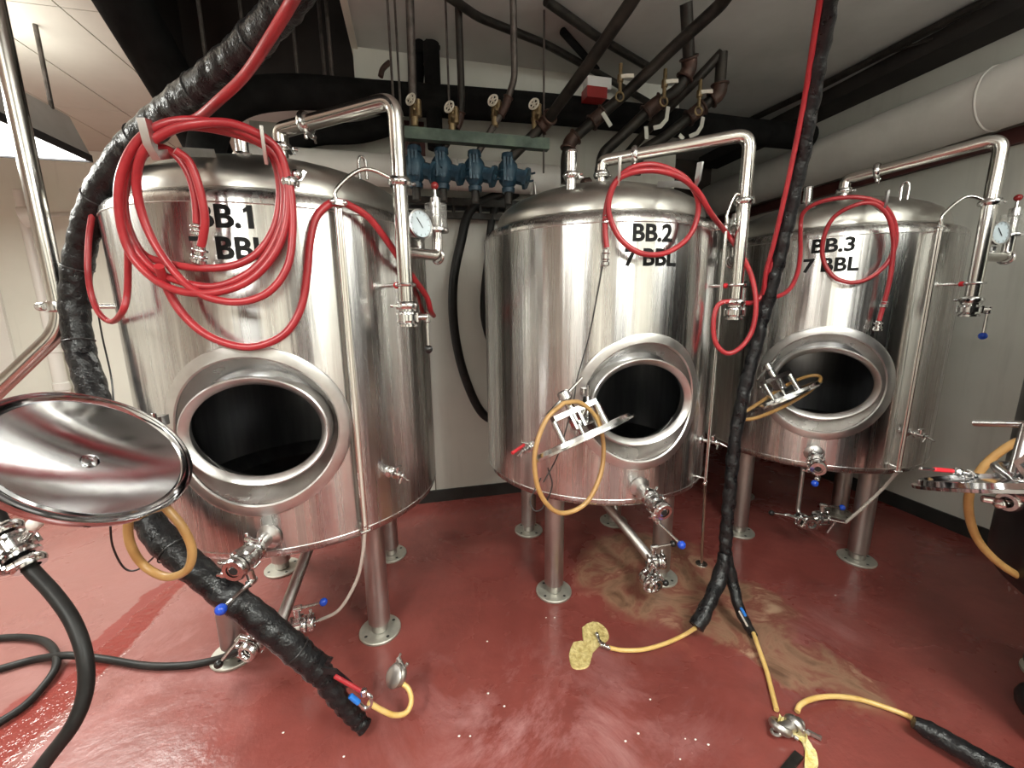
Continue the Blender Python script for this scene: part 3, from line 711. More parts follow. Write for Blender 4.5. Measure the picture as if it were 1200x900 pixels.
drain(tk3, loc3, [(tx, ty, .52), (b.x+.02, b.y+.05, .50), (b.x+.02, b.y+.05, b.z+.03), b], [(a, locd3((1, -.3, 0)), (0, 0, 1), locd3((1, -.35, -.1)), 'blue_ball'), (b, locd3((-.5, -1, 0)), (-1, 0, .3), locd3((-1, .2, .2)), 'black_ball')],
      [([rod(loc3(a), loc3(b), .020, 14), rod(loc3(a), loc3(X_(992, 613, 2.17)), .008), rod(loc3(X_(978, 612, 2.15)), loc3(X_(969, 624, 2.14)), .008)], 'polish'),
       (sweep(cat([loc3(X_(990, 613, 2.17)), loc3(X_(1012, 594, 2.2)), loc3(X_(1035, 572, 2.24)), Vector((.6*math.cos(R(-55.8)), .6*math.sin(R(-55.8)), .61))]), .0075, 8), 'clear')], .011)
# spool fittings standing on the domes
for par, loc, pts in ((tk1, loc1, ((283, 168, 1.955),)), (tk2, loc2, ((668, 208, 1.90),)), (tk3, loc3, ((945, 243, 1.90),))):
    for x_, y_, z_ in pts:
        p = loc(Z_(x_, y_, z_)); rr_ = math.hypot(p.x, p.y)
        if rr_ > .42: p.x *= .42/rr_; p.y *= .42/rr_
        p.z = 1.87
        obj('top_spool', join(rod(p-Vector((0, 0, .02)), p+Vector((0, 0, .13)), .021, 16), clamp_geo(p+Vector((0, 0, .04)), (0, 0, 1), .023, (1, -.5, 0)), ringt(p+Vector((0, 0, .128)), (0, 0, 1), .019, .005)), 'polish', par)

# ------------------------------------------------------------------ TANK FOUR (partly in frame at right)
T4 = Vector((2.20, .40, 0))
tk4 = root('brite_tank', 'dark shaded tank edge cut off by the right side of the frame', 'tank', T4, 'bright beer tanks')
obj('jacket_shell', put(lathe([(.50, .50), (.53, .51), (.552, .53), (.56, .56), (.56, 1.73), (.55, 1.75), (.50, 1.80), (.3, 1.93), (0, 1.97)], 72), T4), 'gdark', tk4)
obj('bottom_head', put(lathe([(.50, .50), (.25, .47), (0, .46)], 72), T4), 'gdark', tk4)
for a in (-135, -45, 45, 135):
    a += 215; p = T4+Vector((.40*math.cos(R(a)), .40*math.sin(R(a)), 0))
    lg = obj('leg', rod(p+Vector((0, 0, .01)), p+Vector((0, 0, .51)), .046, 24), 'leg', tk4)
    obj('foot_plate', put(lathe([(0, 0), (.088, 0), (.088, .012), (0, .013)], 32), p+Vector((0, 0, .0005))), 'foot', lg)
pl, pr_ = Y_(1083, 569, .80), Y_(1290, 566, .50)
a4 = (pr_-pl).normalized(); c4 = pl+a4*.20; v4 = (c4-O).normalized(); n4 = a4.cross(v4).normalized(); n4 = n4 if n4.z > 0 else -n4
n4 = (n4-v4*.09).normalized()
lid_parts(tk4, c4, a4, n4, .20, .16, False, 'mirror', False)
h0 = Y_(1141, 496, .78); h1 = Y_(1240, 498, .62)
obj('tee_handle', join(rod(h0, h1, .0085, 12), rod(Y_(1205, 497, .66), c4+n4*.02, .013, 12)), 'polish', tk4)
obj('yoke', bar([c4+n4*.015+a4*.03, c4+n4*.05+a4*.02, c4+n4*.085+a4*.07], .03, .012, a4.cross(n4)), 'polish', tk4)
obj('door_catch', join(rod(Y_(1150, 584, .70), Y_(1185, 590, .66), .010), clamp_geo(Y_(1183, 588, .66), (1, 0, 0), .018), ball(Y_(1172, 590, .67), .014)), 'polish', tk4)
sv = obj('sample_valve', join(rod(Y_(1120, 552, .74), Y_(1150, 558, .74), .006), ball(Y_(1123, 553, .74), .012), ringt(Y_(1136, 556, .74), (1, 0, 0), .010, .004), rod(Y_(1112, 551, .74), Y_(1122, 553, .74), .0045, 8)), 'polish', tk4)
obj('valve_tip', rod(Y_(1078, 549, .74), Y_(1096, 550, .74), .0045, 8), 'polish', sv)
obj('handle', rod(Y_(1094, 550, .74), Y_(1116, 552, .74), .006, 10), 'red_grip', sv)
obj('door_arm', sweep(cat([c4, c4+Vector((.15, .08, .0)), T4+Vector((-.5, -.1, .95))]), .012, 10), 'polish', tk4)

# ------------------------------------------------------------------ GASKETS hung on the doors
def gasket(name, pts, r, label, flat=1.0):
    P = cat(pts+[pts[0]], 6)[:-1]
    o = obj(name, sweep(P, r, 12, closed=True), 'amber'); return tag(o, label, 'gasket')
def Yl(lst): return [Y_(x, y, d) for x, y, d in lst]
gasket('door_gasket', Yl([(150, 600, 1.22), (152, 635, 1.23), (168, 662, 1.25), (195, 676, 1.22), (219, 668, 1.19), (225, 645, 1.18), (214, 618, 1.18), (190, 590, 1.19), (165, 560, 1.21), (150, 565, 1.22)]), .011,
       'amber rubber oval gasket hanging behind the mirror-bright door of the left tank')
gasket('door_gasket', Yl([(661, 472, 1.33), (640, 492, 1.30), (627, 530, 1.27), (630, 570, 1.25), (645, 595, 1.25), (664, 601, 1.26), (688, 588, 1.28), (704, 555, 1.31), (707, 520, 1.34), (699, 490, 1.36), (680, 472, 1.35)]), .0085,
       'amber oval gasket hanging from the door of the BB.2 tank')
gasket('door_gasket', Yl([(864, 492, 1.50), (885, 490, 1.51), (915, 478, 1.54), (945, 461, 1.58), (961, 446, 1.62), (957, 440, 1.66), (940, 443, 1.68), (915, 455, 1.66), (890, 472, 1.60), (870, 485, 1.54)]), .0085,
       'amber oval gasket lying over the door of the BB.3 tank')
gasket('door_gasket', Yl([(1215, 508, .72), (1180, 524, .76), (1150, 550, .79), (1135, 585, .80), (1142, 625, .79), (1165, 655, .76), (1200, 678, .72), (1240, 690, .66), (1270, 640, .62), (1260, 560, .64)]), .011,
       'amber oval gasket hanging at the right edge of the frame')

# ------------------------------------------------------------------ RED HOSES
def hose(name, P, r, mat, label, cat_='hose', seg=6, group=None, fits=(), n=10):
    o_ = Vector(P[0])
    t = root(name, label, cat_, o_, group) if fits else None
    gg = sweep(cat(P, seg), r, n)
    if not fits:
        return tag(obj(name, gg, mat), label, cat_, group)
    obj('hose_line', gg, mat, t)
    for a, b, rr in fits:
        a, b = Vector(a), Vector(b); d = (b-a).normalized(); l = (b-a).length
        obj('hose_fitting', join(rod(a, b, rr*.8, 12), ringt(a+d*l*.25, d, rr, rr*.22), ringt(a+d*l*.6, d, rr, rr*.22), rod(a+d*l*.72, b, rr*1.25, 12)), 'polish', t)
    return t
def CL(i, lst):
    out = []
    for q in lst:
        off = q[2] if len(q) > 2 else .03
        out.append(C_(q[0], q[1], i, off))
    return out
coil = [(231, 262, .055), (229, 232, .06), (221, 203, .065), (205, 181, .07), (184, 173, .075), (164, 184, .08), (150, 206, .08), (145, 240, .07), (152, 272, .055), (168, 298, .045), (195, 308, .04),
        (230, 314, .05), (270, 312, .05), (300, 298, .05), (321, 268, .055), (328, 230, .06), (324, 195, .07), (311, 172, .08), (285, 160, .085), (250, 151, .09), (215, 148, .095), (185, 158, .10), (160, 175, .10), (147, 205, .095),
        (143, 245, .085), (155, 285, .07), (180, 315, .065), (212, 330, .07), (250, 336, .07), (285, 324, .07), (312, 300, .07), (330, 262, .07), (333, 220, .08), (324, 185, .09), (300, 163, .10), (262, 147, .105), (222, 141, .11),
        (186, 148, .115), (158, 170, .115), (141, 208, .11), (140, 252, .10), (152, 295, .085), (178, 325, .08), (210, 341, .085), (250, 343, .09), (290, 330, .09), (320, 300, .09), (335, 262, .085), (337, 215, .09), (328, 180, .10),
        (308, 160, .11), (272, 145, .12), (232, 145, .125), (195, 155, .12), (168, 178, .115), (160, 215, .09), (168, 255, .075), (184, 290, .07), (210, 325, .075), (240, 347, .09), (280, 354, .10), (315, 342, .10), (337, 312, .095), (343, 270, .09), (341, 225, .09), (335, 200, .09)]
hose('coiled_hose', CL(0, coil), .0105, 'red', 'red hose coiled in many loops on the two hooks of the left tank', fits=[(C_(231, 262, 0, .055), C_(232, 276, 0, .052), .014)])
hose('red_hose', CL(0, [(205, 176, .11), (222, 190, .09), (234, 222, .08), (240, 255, .07), (238, 278, .06), (235, 290, .055)]), .0105, 'red', 'short red hose end with steel coupling hanging inside the coil', fits=[(C_(235, 288, 0, .055), C_(233, 309, 0, .05), .016)])
hose('red_hose', CL(0, [(186, 312, .10), (195, 335, .06), (212, 365, .05), (240, 391, .045), (275, 405, .04), (305, 405, .04), (335, 390, .04), (353, 360, .035), (360, 320, .035), (363, 285, .035), (370, 256, .035), (383, 241, .035), (396, 237, .04), (410, 241, .04), (432, 255, .04), (452, 280, .04)])
     + [C_(468, 303, 0, .04), C_(486, 328, 0, .02), C_(500, 348, 0, .02), C_(505, 365, 0, .02), Vector((.09, 2.02, 1.36))], .0115, 'red', 'red hose drooping from the coil, through a clamp and round the left tank')
hose('red_hose', [C_(150, 268, 0, .06), C_(150, 310, 0, .04), C_(149, 345, 0, .04), C_(143, 366, 0, .05)] + [Y_(131, 377, 1.60), Y_(117, 368, 1.62), Y_(107, 345, 1.64), Y_(103, 315, 1.64), Y_(104, 280, 1.66), Y_(108, 250, 1.66)], .0085, 'red', 'slim red hose hanging in a loop left of the tank beside the black bundle')
hose('red_hose', [Y_(362, -40, .88), Y_(343, 0, 1.00), Y_(316, 45, 1.09), Y_(287, 88, 1.20), Y_(256, 118, 1.28), Y_(232, 138, 1.36), Y_(210, 146, 1.38), Y_(188, 152, 1.39)], .0115, 'red', 'red hose running along the black wrapped bundle up to the ceiling')
t = root('hose_clamp', 'steel clamp hanging from the right side of the red coil', 'clamp', C_(342, 212, 0, .08))
obj('clamp_band', join(clamp_geo(C_(340, 214, 0, .08), (0, 0, 1), .017), ball(C_(348, 205, 0, .08), .016)), 'polish', t)
obj('wing', bar([C_(342, 212, 0, .08), C_(352, 210, 0, .08), C_(357, 201, 0, .08)], .010, .012), 'polish', t)
t = root('hose_clamp', 'small two-bolt clip holding the red hose to the sight tube', 'clamp', C_(396, 237, 0, .04))
obj('clamp_band', join(ball(C_(390, 236, 0, .052), .009), ball(C_(404, 238, 0, .052), .009), bar([C_(390, 236, 0, .05), C_(404, 238, 0, .05)], .016, .010)), 'polish', t)

# tank two loop
l2 = [(711, 290, .04), (709, 268, .04), (711, 240, .045), (720, 215, .06), (738, 198, .07), (762, 193, .075), (786, 199, .075), (806, 212, .07), (818, 235, .06), (815, 262, .05), (802, 283, .045), (778, 297, .045), (752, 297, .05),
      (731, 284, .05), (718, 264, .05), (713, 240, .06), (722, 213, .075), (742, 202, .085), (770, 200, .09), (797, 208, .09), (818, 225, .08), (833, 250, .07)]
P2 = CL(1, l2) + [Y_(852, 274, 1.50), Y_(868, 297, 1.46), Y_(881, 325, 1.44), Y_(886, 358, 1.42), Y_(881, 388, 1.42), Y_(868, 407, 1.43), Y_(852, 414, 1.45), Y_(839, 402, 1.47), Y_(836, 378, 1.48), Y_(842, 357, 1.48), Y_(860, 353, 1.46), Y_(880, 355, 1.45), Y_(893, 345, 1.44), Y_(898, 318, 1.42)]
hose('red_hose', P2, .0098, 'red', 'red hose looped on the hooks of the BB.2 tank and dropping at its right', fits=[(C_(711, 250, 1, .04), C_(711, 262, 1, .04), .012), (C_(710, 292, 1, .04), C_(709, 312, 1, .04), .013)])
l3 = [(938, 270, .06), (941, 250, .07), (958, 238, .08), (985, 232, .08), (1012, 232, .08), (1034, 240, .07), (1047, 258, .055), (1050, 282, .045), (1041, 306, .04), (1022, 324, .04), (1000, 331, .04), (978, 325, .04), (965, 305, .04), (965, 280, .05),
      (976, 256, .06), (998, 242, .075), (1022, 238, .075), (1040, 252, .065), (1047, 280, .055), (1045, 312, .05), (1040, 340, .045), (1034, 362, .04), (1030, 376, .04)]
P3 = [X_(898, 318, 1.40), X_(900, 345, 1.42), X_(912, 347, 1.47), X_(926, 338, 1.55), X_(935, 318, 1.62), X_(938, 295, 1.67)] + CL(2, l3)
hose('red_hose', P3, .0092, 'red', 'red hose looped once on the BB.3 tank with its coupling hanging', fits=[(C_(1037, 352, 2, .04), C_(1035, 360, 2, .04), .012), (C_(1030, 376, 2, .04), C_(1028, 388, 2, .04), .014)])
for k, (dx, lab) in enumerate(((0, 'left of two red hoses running down beside the narrow black bundle'), (9, 'right of two red hoses running down beside the narrow black bundle'))):
    hose('red_hose', [Y_(967+dx, -40, 1.05), Y_(956+dx, 30, 1.15), Y_(942+dx, 120, 1.25), Y_(925+dx, 205, 1.32), Y_(908+dx*.8, 280, 1.38), Y_(898+dx*.5, 318, 1.41), Y_(895+dx*.4, 345, 1.43)], .0088, 'red', lab)

# ------------------------------------------------------------------ BLACK WRAPPED BUNDLES
def wrapf(amp, per, tw=1.0):
    def f(i, u): return 1 + amp*math.sin(i*per + u*6.28*tw) + amp*.8*math.sin(i*per*.43+u*12.56+1.3) + .02*random.uniform(-1, 1)
    return f
B1 = [Y_(372, -45, 1.00), Y_(335, 5, 1.10), Y_(290, 55, 1.22), Y_(245, 95, 1.33), Y_(195, 135, 1.47), Y_(152, 175, 1.58), Y_(118, 225, 1.66), Y_(98, 280, 1.72), Y_(88, 340, 1.74), Y_(92, 400, 1.72), Y_(108, 455, 1.66), Y_(130, 520, 1.56), Y_(158, 580, 1.45), Y_(190, 632, 1.36), Y_(235, 672, 1.29), Y_(290, 715, 1.24), Y_(340, 756, 1.22), Y_(374, 785, 1.215)]
b1 = root('hose_bundle', 'thick black wrapped hose bundle arching from the ceiling past the left tank to the floor', 'hose bundle', B1[-1])
P = cat(B1, 16)
obj('wrapped_cover', sweep(P, .0405, 20, (lambda wf: lambda i, u: wf(i, u)*min(1, .80+.20*i/60))(wrapf(.034, 1.15))), 'wrap', b1)
E1 = [Y_(374, 785, 1.215), Y_(392, 812, 1.21), Y_(412, 836, 1.205), Y_(428, 858, 1.20)]
E1 = [p if p.z > .035 else Vector((p.x, p.y, .035)) for p in E1]
obj('torn_end', sweep(cat(E1, 8), .032, 18, lambda i, u: (1+.12*math.sin(i*1.7+u*12.5))*(1.05-.012*i)), 'wrap', b1)
obj('torn_flap', join(bar([Y_(376, 785, 1.19), Y_(392, 787, 1.18), Y_(410, 803, 1.18)], .022, .006), bar([Y_(382, 780, 1.18), Y_(388, 770, 1.18)], .014, .005, (1, 0, 0))), 'wrap', b1)
for g_ in ([ringt(P[k], P[k+1]-P[k-1], .0418*min(1, .80+.20*k/60), .0022, 20, 6) for k in range(6, len(P)-4, 23)]): obj('seam_tie', g_, 'cable', b1)
obj('inner_tubes', join(rod(Y_(392, 792, 1.175), Y_(427, 812, 1.165), .007, 10)), 'red', b1)
obj('blue_tube', rod(Y_(410, 815, 1.165), Y_(421, 824, 1.16), .009, 10), 'bluetube', b1)
obj('tube_manifold', join(sweep(cat([Y_(420, 823, 1.16), Y_(428, 830, 1.155), Y_(434, 827, 1.155), Y_(435, 818, 1.16), Y_(428, 812, 1.165)]), .006, 8), rod(Y_(426, 808, 1.16), Y_(427, 815, 1.16), .010)), 'polish', b1)
# second bundle, splitting in two
B2 = [Y_(978, -45, 1.05), Y_(968, 20, 1.14), Y_(952, 110, 1.24), Y_(936, 200, 1.32), Y_(918, 280, 1.38), Y_(903, 340, 1.42), Y_(887, 400, 1.45), Y_(873, 455, 1.46), Y_(862, 510, 1.46), Y_(856, 570, 1.44), Y_(851, 625, 1.41), Y_(850, 655, 1.39)]
b2 = root('hose_bundle', 'narrow black wrapped hose bundle between the BB.2 and BB.3 tanks, forking below', 'hose bundle', B2[-1])
obj('wrapped_cover', sweep(cat(B2, 14), .0265, 16, wrapf(.07, 1.3)), 'wrap', b2)
La = [Y_(850, 650, 1.39), Y_(842, 680, 1.36), Y_(830, 708, 1.31), Y_(816, 735, 1.275)]
Lb = [Y_(850, 650, 1.39), Y_(858, 680, 1.35), Y_(866, 712, 1.29), Y_(876, 733, 1.25), Y_(883, 745, 1.23)]
obj('left_branch', sweep(cat(La, 8), .030, 14, wrapf(.07, 1.1)), 'wrap', b2)
obj('right_branch', sweep(cat(Lb, 8), .027, 14, lambda i, u: (1+.06*math.sin(i*1.2+u*6))*(1.02-.012*i)), 'wrap', b2)
obj('blue_tube', join(rod(Y_(868, 712, 1.245), Y_(874, 722, 1.225), .006, 8)), 'bluetube', b2)
obj('clear_strip', rod(Y_(866, 716, 1.245), Y_(876, 734, 1.215), .004, 8), 'clear', b2)
# third bundle at the right bottom corner
B3 = [Z_(1070, 846, .06), Z_(1095, 860, .05), Z_(1130, 880, .05), Z_(1165, 900, .05), Z_(1210, 925, .05)]
b3 = root('hose_bundle', 'black wrapped hose bundle lying on the floor at the bottom right', 'hose bundle', B3[0])
obj('wrapped_cover', sweep(cat(B3, 10), .030, 16, lambda i, u: (.62+.38*min(1, i/8))*(1+.04*math.sin(i*1.1+u*6))), 'wrap', b3)
o = obj('coiled_hose', sweep(cat([Z_(1262, 850, .12)+Vector((.055, -.02, 0))+Vector((.12*math.cos(k*.6), .12*math.sin(k*.6), -.06+k*.014)) for k in range(30)], 4), .045, 14), 'rubber')
tag(o, 'black heap of hose at the right edge below the dark tank', 'hose')

# ------------------------------------------------------------------ YELLOW HOSES and fittings on the floor
def fl(x, y, z=.012): return Z_(x, y, z)
t = hose('yellow_hose', [Y_(432, 823, 1.16), Y_(445, 831, 1.16), Y_(462, 838, 1.165), Y_(476, 835, 1.18), Y_(482, 822, 1.20), Y_(479, 808, 1.22), Y_(472, 801, 1.235)], .0085, 'yellow', 'short yellow hose curling up to a steel cap at the end of the thick bundle', fits=[(Y_(473, 803, 1.235), Y_(465, 790, 1.25), .008)])
cq = Y_(462, 793, 1.25); ax = Vector((.35, .2, .5))
obj('end_cap', join(put(lathe([(0, -.008), (.026, -.008), (.034, -.003), (.034, .005), (.024, .01), (0, .01)], 24), cq, (-.6, -.5, .6)), clamp_geo(cq+Vector((.01, .005, .0)), (-.6, -.5, .6), .026, (.6, .2, .6))), 'leg', t)
hose('yellow_hose', [Y_(815, 736, 1.27), fl(800, 745), fl(780, 754), fl(755, 761), fl(730, 762), fl(714, 759)], .0085, 'yellow', 'yellow hose running left from the forked bundle to the dried foam', fits=[(fl(716, 760), fl(704, 755), .010), (fl(704, 755, .012), fl(699, 742, .014), .007)])
hose('yellow_hose', [Y_(883, 742, 1.22), fl(890, 762, .03), fl(898, 785, .015), fl(904, 808), fl(910, 832)], .0085, 'yellow', 'yellow hose running down from the fork to the clamped joint')
hose('yellow_hose', [fl(934, 834, .014), fl(938, 826, .02), fl(952, 819, .025), fl(975, 816, .02), fl(1005, 819), fl(1035, 828), fl(1062, 838, .015), fl(1074, 845, .03)], .0085, 'yellow', 'yellow hose curving right from the clamped joint into a black bundle')
c = fl(925, 851, .022)
t = root('clamp_joint', 'tarnished clamp joint with two wing nuts on the floor between yellow hoses', 'fitting', Vector((c.x, c.y, .001)))
obj('clamp_band', join(clamp_geo(c+Vector((-.03, .005, 0)), (.5, .2, .9), .024, (1, -1, 0)), clamp_geo(c+Vector((.02, .0, 0)), (.9, .3, .2), .022, (.2, -1, 0)), rod(c-Vector((.05, 0, .0)), c+Vector((.05, 0, 0)), .018)), 'leg', t)
obj('wing_nut', join(bar([c+Vector((.05, -.02, -.01)), c+Vector((.075, -.05, -.012))], .012, .008), ringt(c+Vector((-.06, -.005, 0)), (0, .2, 1), .012, .005)), 'leg', t)
def puddle(pts, h=.006):
    P = cat(pts+[pts[0]], 4)[:-1]; cc = sum(P, Vector())/len(P); V, F = [], []; n = len(P); ks = ((1, 0), (.96, h), (.7, h*.9), (.35, h*1.1), (.05, h))
    for f, hz in ks:
        for p in P: V.append(Vector((cc.x+(p.x-cc.x)*f, cc.y+(p.y-cc.y)*f, .0008+hz*(1+.35*random.uniform(-1, 1) if hz else 1))))
    for j in range(len(ks)-1):
        for k in range(n): F.append((j*n+k, j*n+(k+1) % n, (j+1)*n+(k+1) % n, (j+1)*n+k))
    F.append(tuple((len(ks)-1)*n+k for k in range(n)))
    return V, F
o = obj('dried_foam', join(puddle([fl(x_, y_, 0) for x_, y_ in ((682, 736), (692, 730), (703, 731), (712, 740), (713, 750), (703, 757), (692, 767), (686, 760), (683, 750))]),
     puddle([fl(x_, y_, 0) for x_, y_ in ((672, 753), (684, 752), (694, 762), (693, 772), (688, 783), (672, 784), (667, 772), (668, 762))], .005)), 'foam')
tag(o, 'yellowish crust of dried foam on the floor around the hose end', 'residue'); o['kind'] = 'stuff'
o = obj('yellow_sludge', join(puddle([fl(x_, y_, 0) for x_, y_ in ((936, 850), (943, 858), (948, 870), (957, 885), (958, 900), (943, 903), (944, 885), (938, 868), (928, 862))], .007), puddle([fl(x_, y_, .0) for x_, y_ in ((912, 846), (922, 848), (928, 856), (918, 862), (910, 856))], .026)), 'scum')
tag(o, 'yellow sludge run out of the clamped joint on the floor', 'residue'); o['kind'] = 'stuff'
o = obj('paint_tool', join(put(box(-.06, .06, -.012, .012, .0, .012), Z_(925, 900, .001), (0, 0, 1), (1, .35, 0))), 'bpipe', smooth=False); tag(o, 'dark flat metal bar lying at the bottom edge of the frame', 'bar')

# grains scattered on the floor
for k, (x_, y_) in enumerate(((571, 752), (650, 724), (640, 724), (762, 820), (748, 860), (803, 866), (815, 867), (797, 890), (830, 873), (551, 863), (538, 863), (591, 828), (979, 698), (403, 887), (332, 859), (572, 813), (733, 869))):
    p = fl(x_, y_, 0); s = random.uniform(.0022, .0038)
    o = obj('grain_speck', put(lathe([(0, 0), (.8, .2), (1, .6), (.6, 1.0), (0, 1.1)], 7, 1.3, 1), p, s=s), 'pvc'); tag(o, 'tiny pale speck on the red floor', 'speck', 'pale specks on the floor')

# ------------------------------------------------------------------ BLACK HOSES, left
t = hose('black_hose', [Y_(-10, 590, 1.22), Y_(10, 628, 1.20), Y_(32, 662, 1.17), Y_(62, 695, 1.13), Y_(85, 728, 1.09), Y_(99, 768, 1.05), Y_(100, 810, 1.02), Y_(85, 850, .99), Y_(55, 890, .97), Y_(30, 925, .95)], .0155, 'rubber', 'thick black hose hanging down the left edge from the steel valve', seg=8)
vr = root('valve_fitting', 'steel butterfly valve and clamps joining the black hose at the left edge', 'valve', Y_(20, 640, 1.17))
ax = (Y_(40, 670, 1.16)-Y_(5, 620, 1.21))
c = Y_(18, 638, 1.19)
obj('clamp_band', clamp_geo(c-ax.normalized()*.045, ax, .024, (0, -1, .5)), 'polish', vr)
obj('clamp_band', clamp_geo(c+ax.normalized()*.06, ax, .024, (1, -1, 0)), 'polish', vr)
butterfly(vr, c+ax.normalized()*.008, ax, (.8, -.3, .5), .026, .06, (.5, -.5, .4), 'pvc')
butterfly(vr, Y_(-8, 660, 1.15), (1, 0, 0), (0, -1, 0), .024, .07, (.4, 0, -.9), 'black_ball')
hose('black_hose', [Z_(-30, 752, .016), Z_(10, 747, .016), Z_(45, 749, .02), Z_(62, 760, .03), Z_(66, 780, .03), Z_(50, 805, .018), Z_(25, 830, .016), Z_(-20, 858, .016)], .0135, 'rubber', 'black hose looped on the floor at the left edge', seg=8)
hose('black_hose', [Z_(-30, 793, .016), Z_(10, 781, .016), Z_(45, 772, .016), Z_(80, 768, .04), Z_(120, 772, .018), Z_(170, 780, .016), Z_(215, 780, .016), Z_(250, 774, .02), Z_(275, 765, .07), b+Vector((0, 0, 0)) if False else Z_(292, 758, .11)], .0135, 'rubber', 'black hose crossing the floor to the drain of the left tank', seg=8)
hose('thin_cable', [Y_(112, 350, 1.80), Y_(120, 395, 1.80), Y_(130, 440, 1.75), Y_(134, 480, 1.6)], .0028, 'cable', 'thin black cable hanging behind the thick bundle', 'cable')
hose('thin_cable', [Y_(129, 612, 1.35), Y_(132, 640, 1.36), Y_(145, 665, 1.38), Y_(160, 668, 1.38), Y_(178, 655, 1.36), Y_(188, 642, 1.34)], .0028, 'cable', 'thin black cable looping below the bright round door', 'cable')
hose('thin_cable', [C_(706, 312, 1, .03), C_(700, 345, 1, .02), C_(690, 395, 1, .02), C_(676, 445, 1, .05), Y_(672, 470, 1.36), Y_(655, 530, 1.33), Y_(637, 565, 1.31)], .0026, 'cable', 'thin black cord dropping from the hose end across the BB.2 tank', 'cable')
hose('thin_cable', [Y_(642, 548, 1.33), Y_(647, 570, 1.32), Y_(636, 595, 1.32), Y_(626, 598, 1.33), Y_(622, 585, 1.35), Y_(634, 560, 1.36)], .0026, 'cable', 'thin black cord curled inside the gasket of the BB.2 tank', 'cable')
hose('black_hose', [(.62, 2.77, 2.13), Y_(553, 245, 2.75), Y_(540, 285, 2.72), Y_(531, 335, 2.70), Y_(533, 390, 2.70), Y_(546, 445, 2.70), Y_(568, 487, 2.70), (.62, 2.66, .62)], .030, 'rubber', 'thick black hose curving down the wall between the left and middle tanks', seg=8)
hose('black_hose', [(.70, 2.77, 2.13), Y_(580, 245, 2.76), Y_(572, 300, 2.75), Y_(567, 370, 2.75), (.55, 2.76, 1.0)], .024, 'rubber', 'second black hose on the wall half hidden by the middle tank')

# ------------------------------------------------------------------ LEFT BIG PIPE
p0 = Vector((-1.19, 1.75, CEIL)); kk = Y_(68, 372, 1.75)
p1 = Vector((-1.19, 1.75, 1.345)); p2 = Y_(-25, 478, 1.70)
pp = root('steel_pipe', 'long polished steel pipe dropping at the far left and kinking outward', 'pipe', Vector((-1.19, 1.75, CEIL)))
obj('pipe_run', sweep(fillet([p0, p1, p2], .07, 8), .0255, 20), 'pipe', pp)
q = Vector((-1.19, 1.75, 1.415))
obj('clamp_band', join(put(lathe([(.024, -.018), (.034, -.018), (.036, -.014), (.036, .014), (.034, .018), (.024, .018)], 24), q), put(box(-.015, .06, -.018, .018, -.014, .014), q), rod(q+Vector((-.045, -.02, 0)), q+Vector((-.02, -.03, 0)), .014, 8)), 'polish', pp)
obj('standoff_rod', rod(q, (-1.035, 1.80, 1.415), .0095, 12), 'pipe', pp)
o = obj('wall_pipe', join(rod((-3.45, YL-.1, .0), (-3.45, YL-.1, 1.2), .055, 16), rod((-3.45, YL-.1, .62), (-3.45, YL-.1, .72), .066, 16), rod((-3.45, YL-.1, 1.0), (-3.45, YL-.1, 1.05), .063, 16), rod((-3.45, YL-.1, 1.2), (-3.45, YL-.1, 2.5), .04, 16)), 'pvc'); tag(o, 'white plastic pipe standing against the far left wall', 'pipe')
cc = Y_(18, 255, 4.6)
t = root('wall_sensor', 'small white conical sensor with dark lens at the far left', 'sensor', cc)
obj('housing', join(put(lathe([(0, 0), (.05, 0), (.075, .05), (.085, .16), (.08, .165), (0, .165)], 20), cc+Vector((.16, .1, .05)), (-1, -.35, -.25)), rod(cc+Vector((.16, .1, .05)), cc+Vector((.2, .38, .12)), .02)), 'pvc', t)
obj('lens', put(lathe([(0, .166), (.075, .166)], 20), cc+Vector((.16, .1, .05)), (-1, -.35, -.25)), 'bpipe', t)

# ------------------------------------------------------------------ OVERHEAD PIPES
def pipe(P, r, mat, label, group=None, elbow=None, fil=.05, name='pipe', n=16, fit=(), fmat='iron'):
    P = [Vector(p) for p in P]
    for p in P: p.z = min(p.z, CEIL-r*1.35-.004)
    t = root(name, label, 'pipe', P[-1], group)
    obj('pipe_run', sweep(fillet(P, fil, 6), r, n), mat, t)
    for k in fit:
        p = P[k]; d1 = (P[k-1]-p).normalized(); d2 = (P[k+1]-p).normalized() if k+1 < len(P) else None
        if d2 is not None:
            q = [p+d1*fil*1.3, p, p+d2*fil*1.3]
            obj('elbow', join(sweep(fillet(q, fil, 6), r*1.32, n), ringt(q[0], d1, r*1.4, r*.22), ringt(q[2], d2, r*1.4, r*.22)), fmat, t)
        else:
            obj('coupling', join(rod(p+d1*r*3, p, r*1.35), ringt(p+d1*r*3, d1, r*1.4, r*.22)), fmat, t)
    return t
o = tag(obj('white_pipe', join(rod((-.85, YB-.13, 2.2), (.965, YB-.13, 2.2), .088, 28), ringt((.3, YB-.13, 2.2), (1, 0, 0), .088, .003, 28)), 'whitepipe'), 'large white painted pipe along the back wall, ending between the tanks', 'pipe')
t = root('white_pipe', 'large white painted pipe running along the right wall', 'pipe', (3.0, 1, 2.28))
obj('pipe_run', rod((3.02, YF, 2.44), (3.02, 3.9, 2.44), .155, 40), 'whitepipe', t)
obj('wrap_joint', join(ringt((3.02, 1.72, 2.44), (0, 1, 0), .153, .007, 40), ringt((3.02, 3.3, 2.44), (0, 1, 0), .153, .006, 40)), 'whitepipe', t)
o = obj('pipe_under_shadow', box(XR-.05, XR-.005, YF, 3.9, 2.22, 2.30), 'maroon', smooth=False); tag(o, 'dark reddish strip standing for the shadow under the right white pipe', 'rail')  # dark strip built in place of the shadow below the pipe
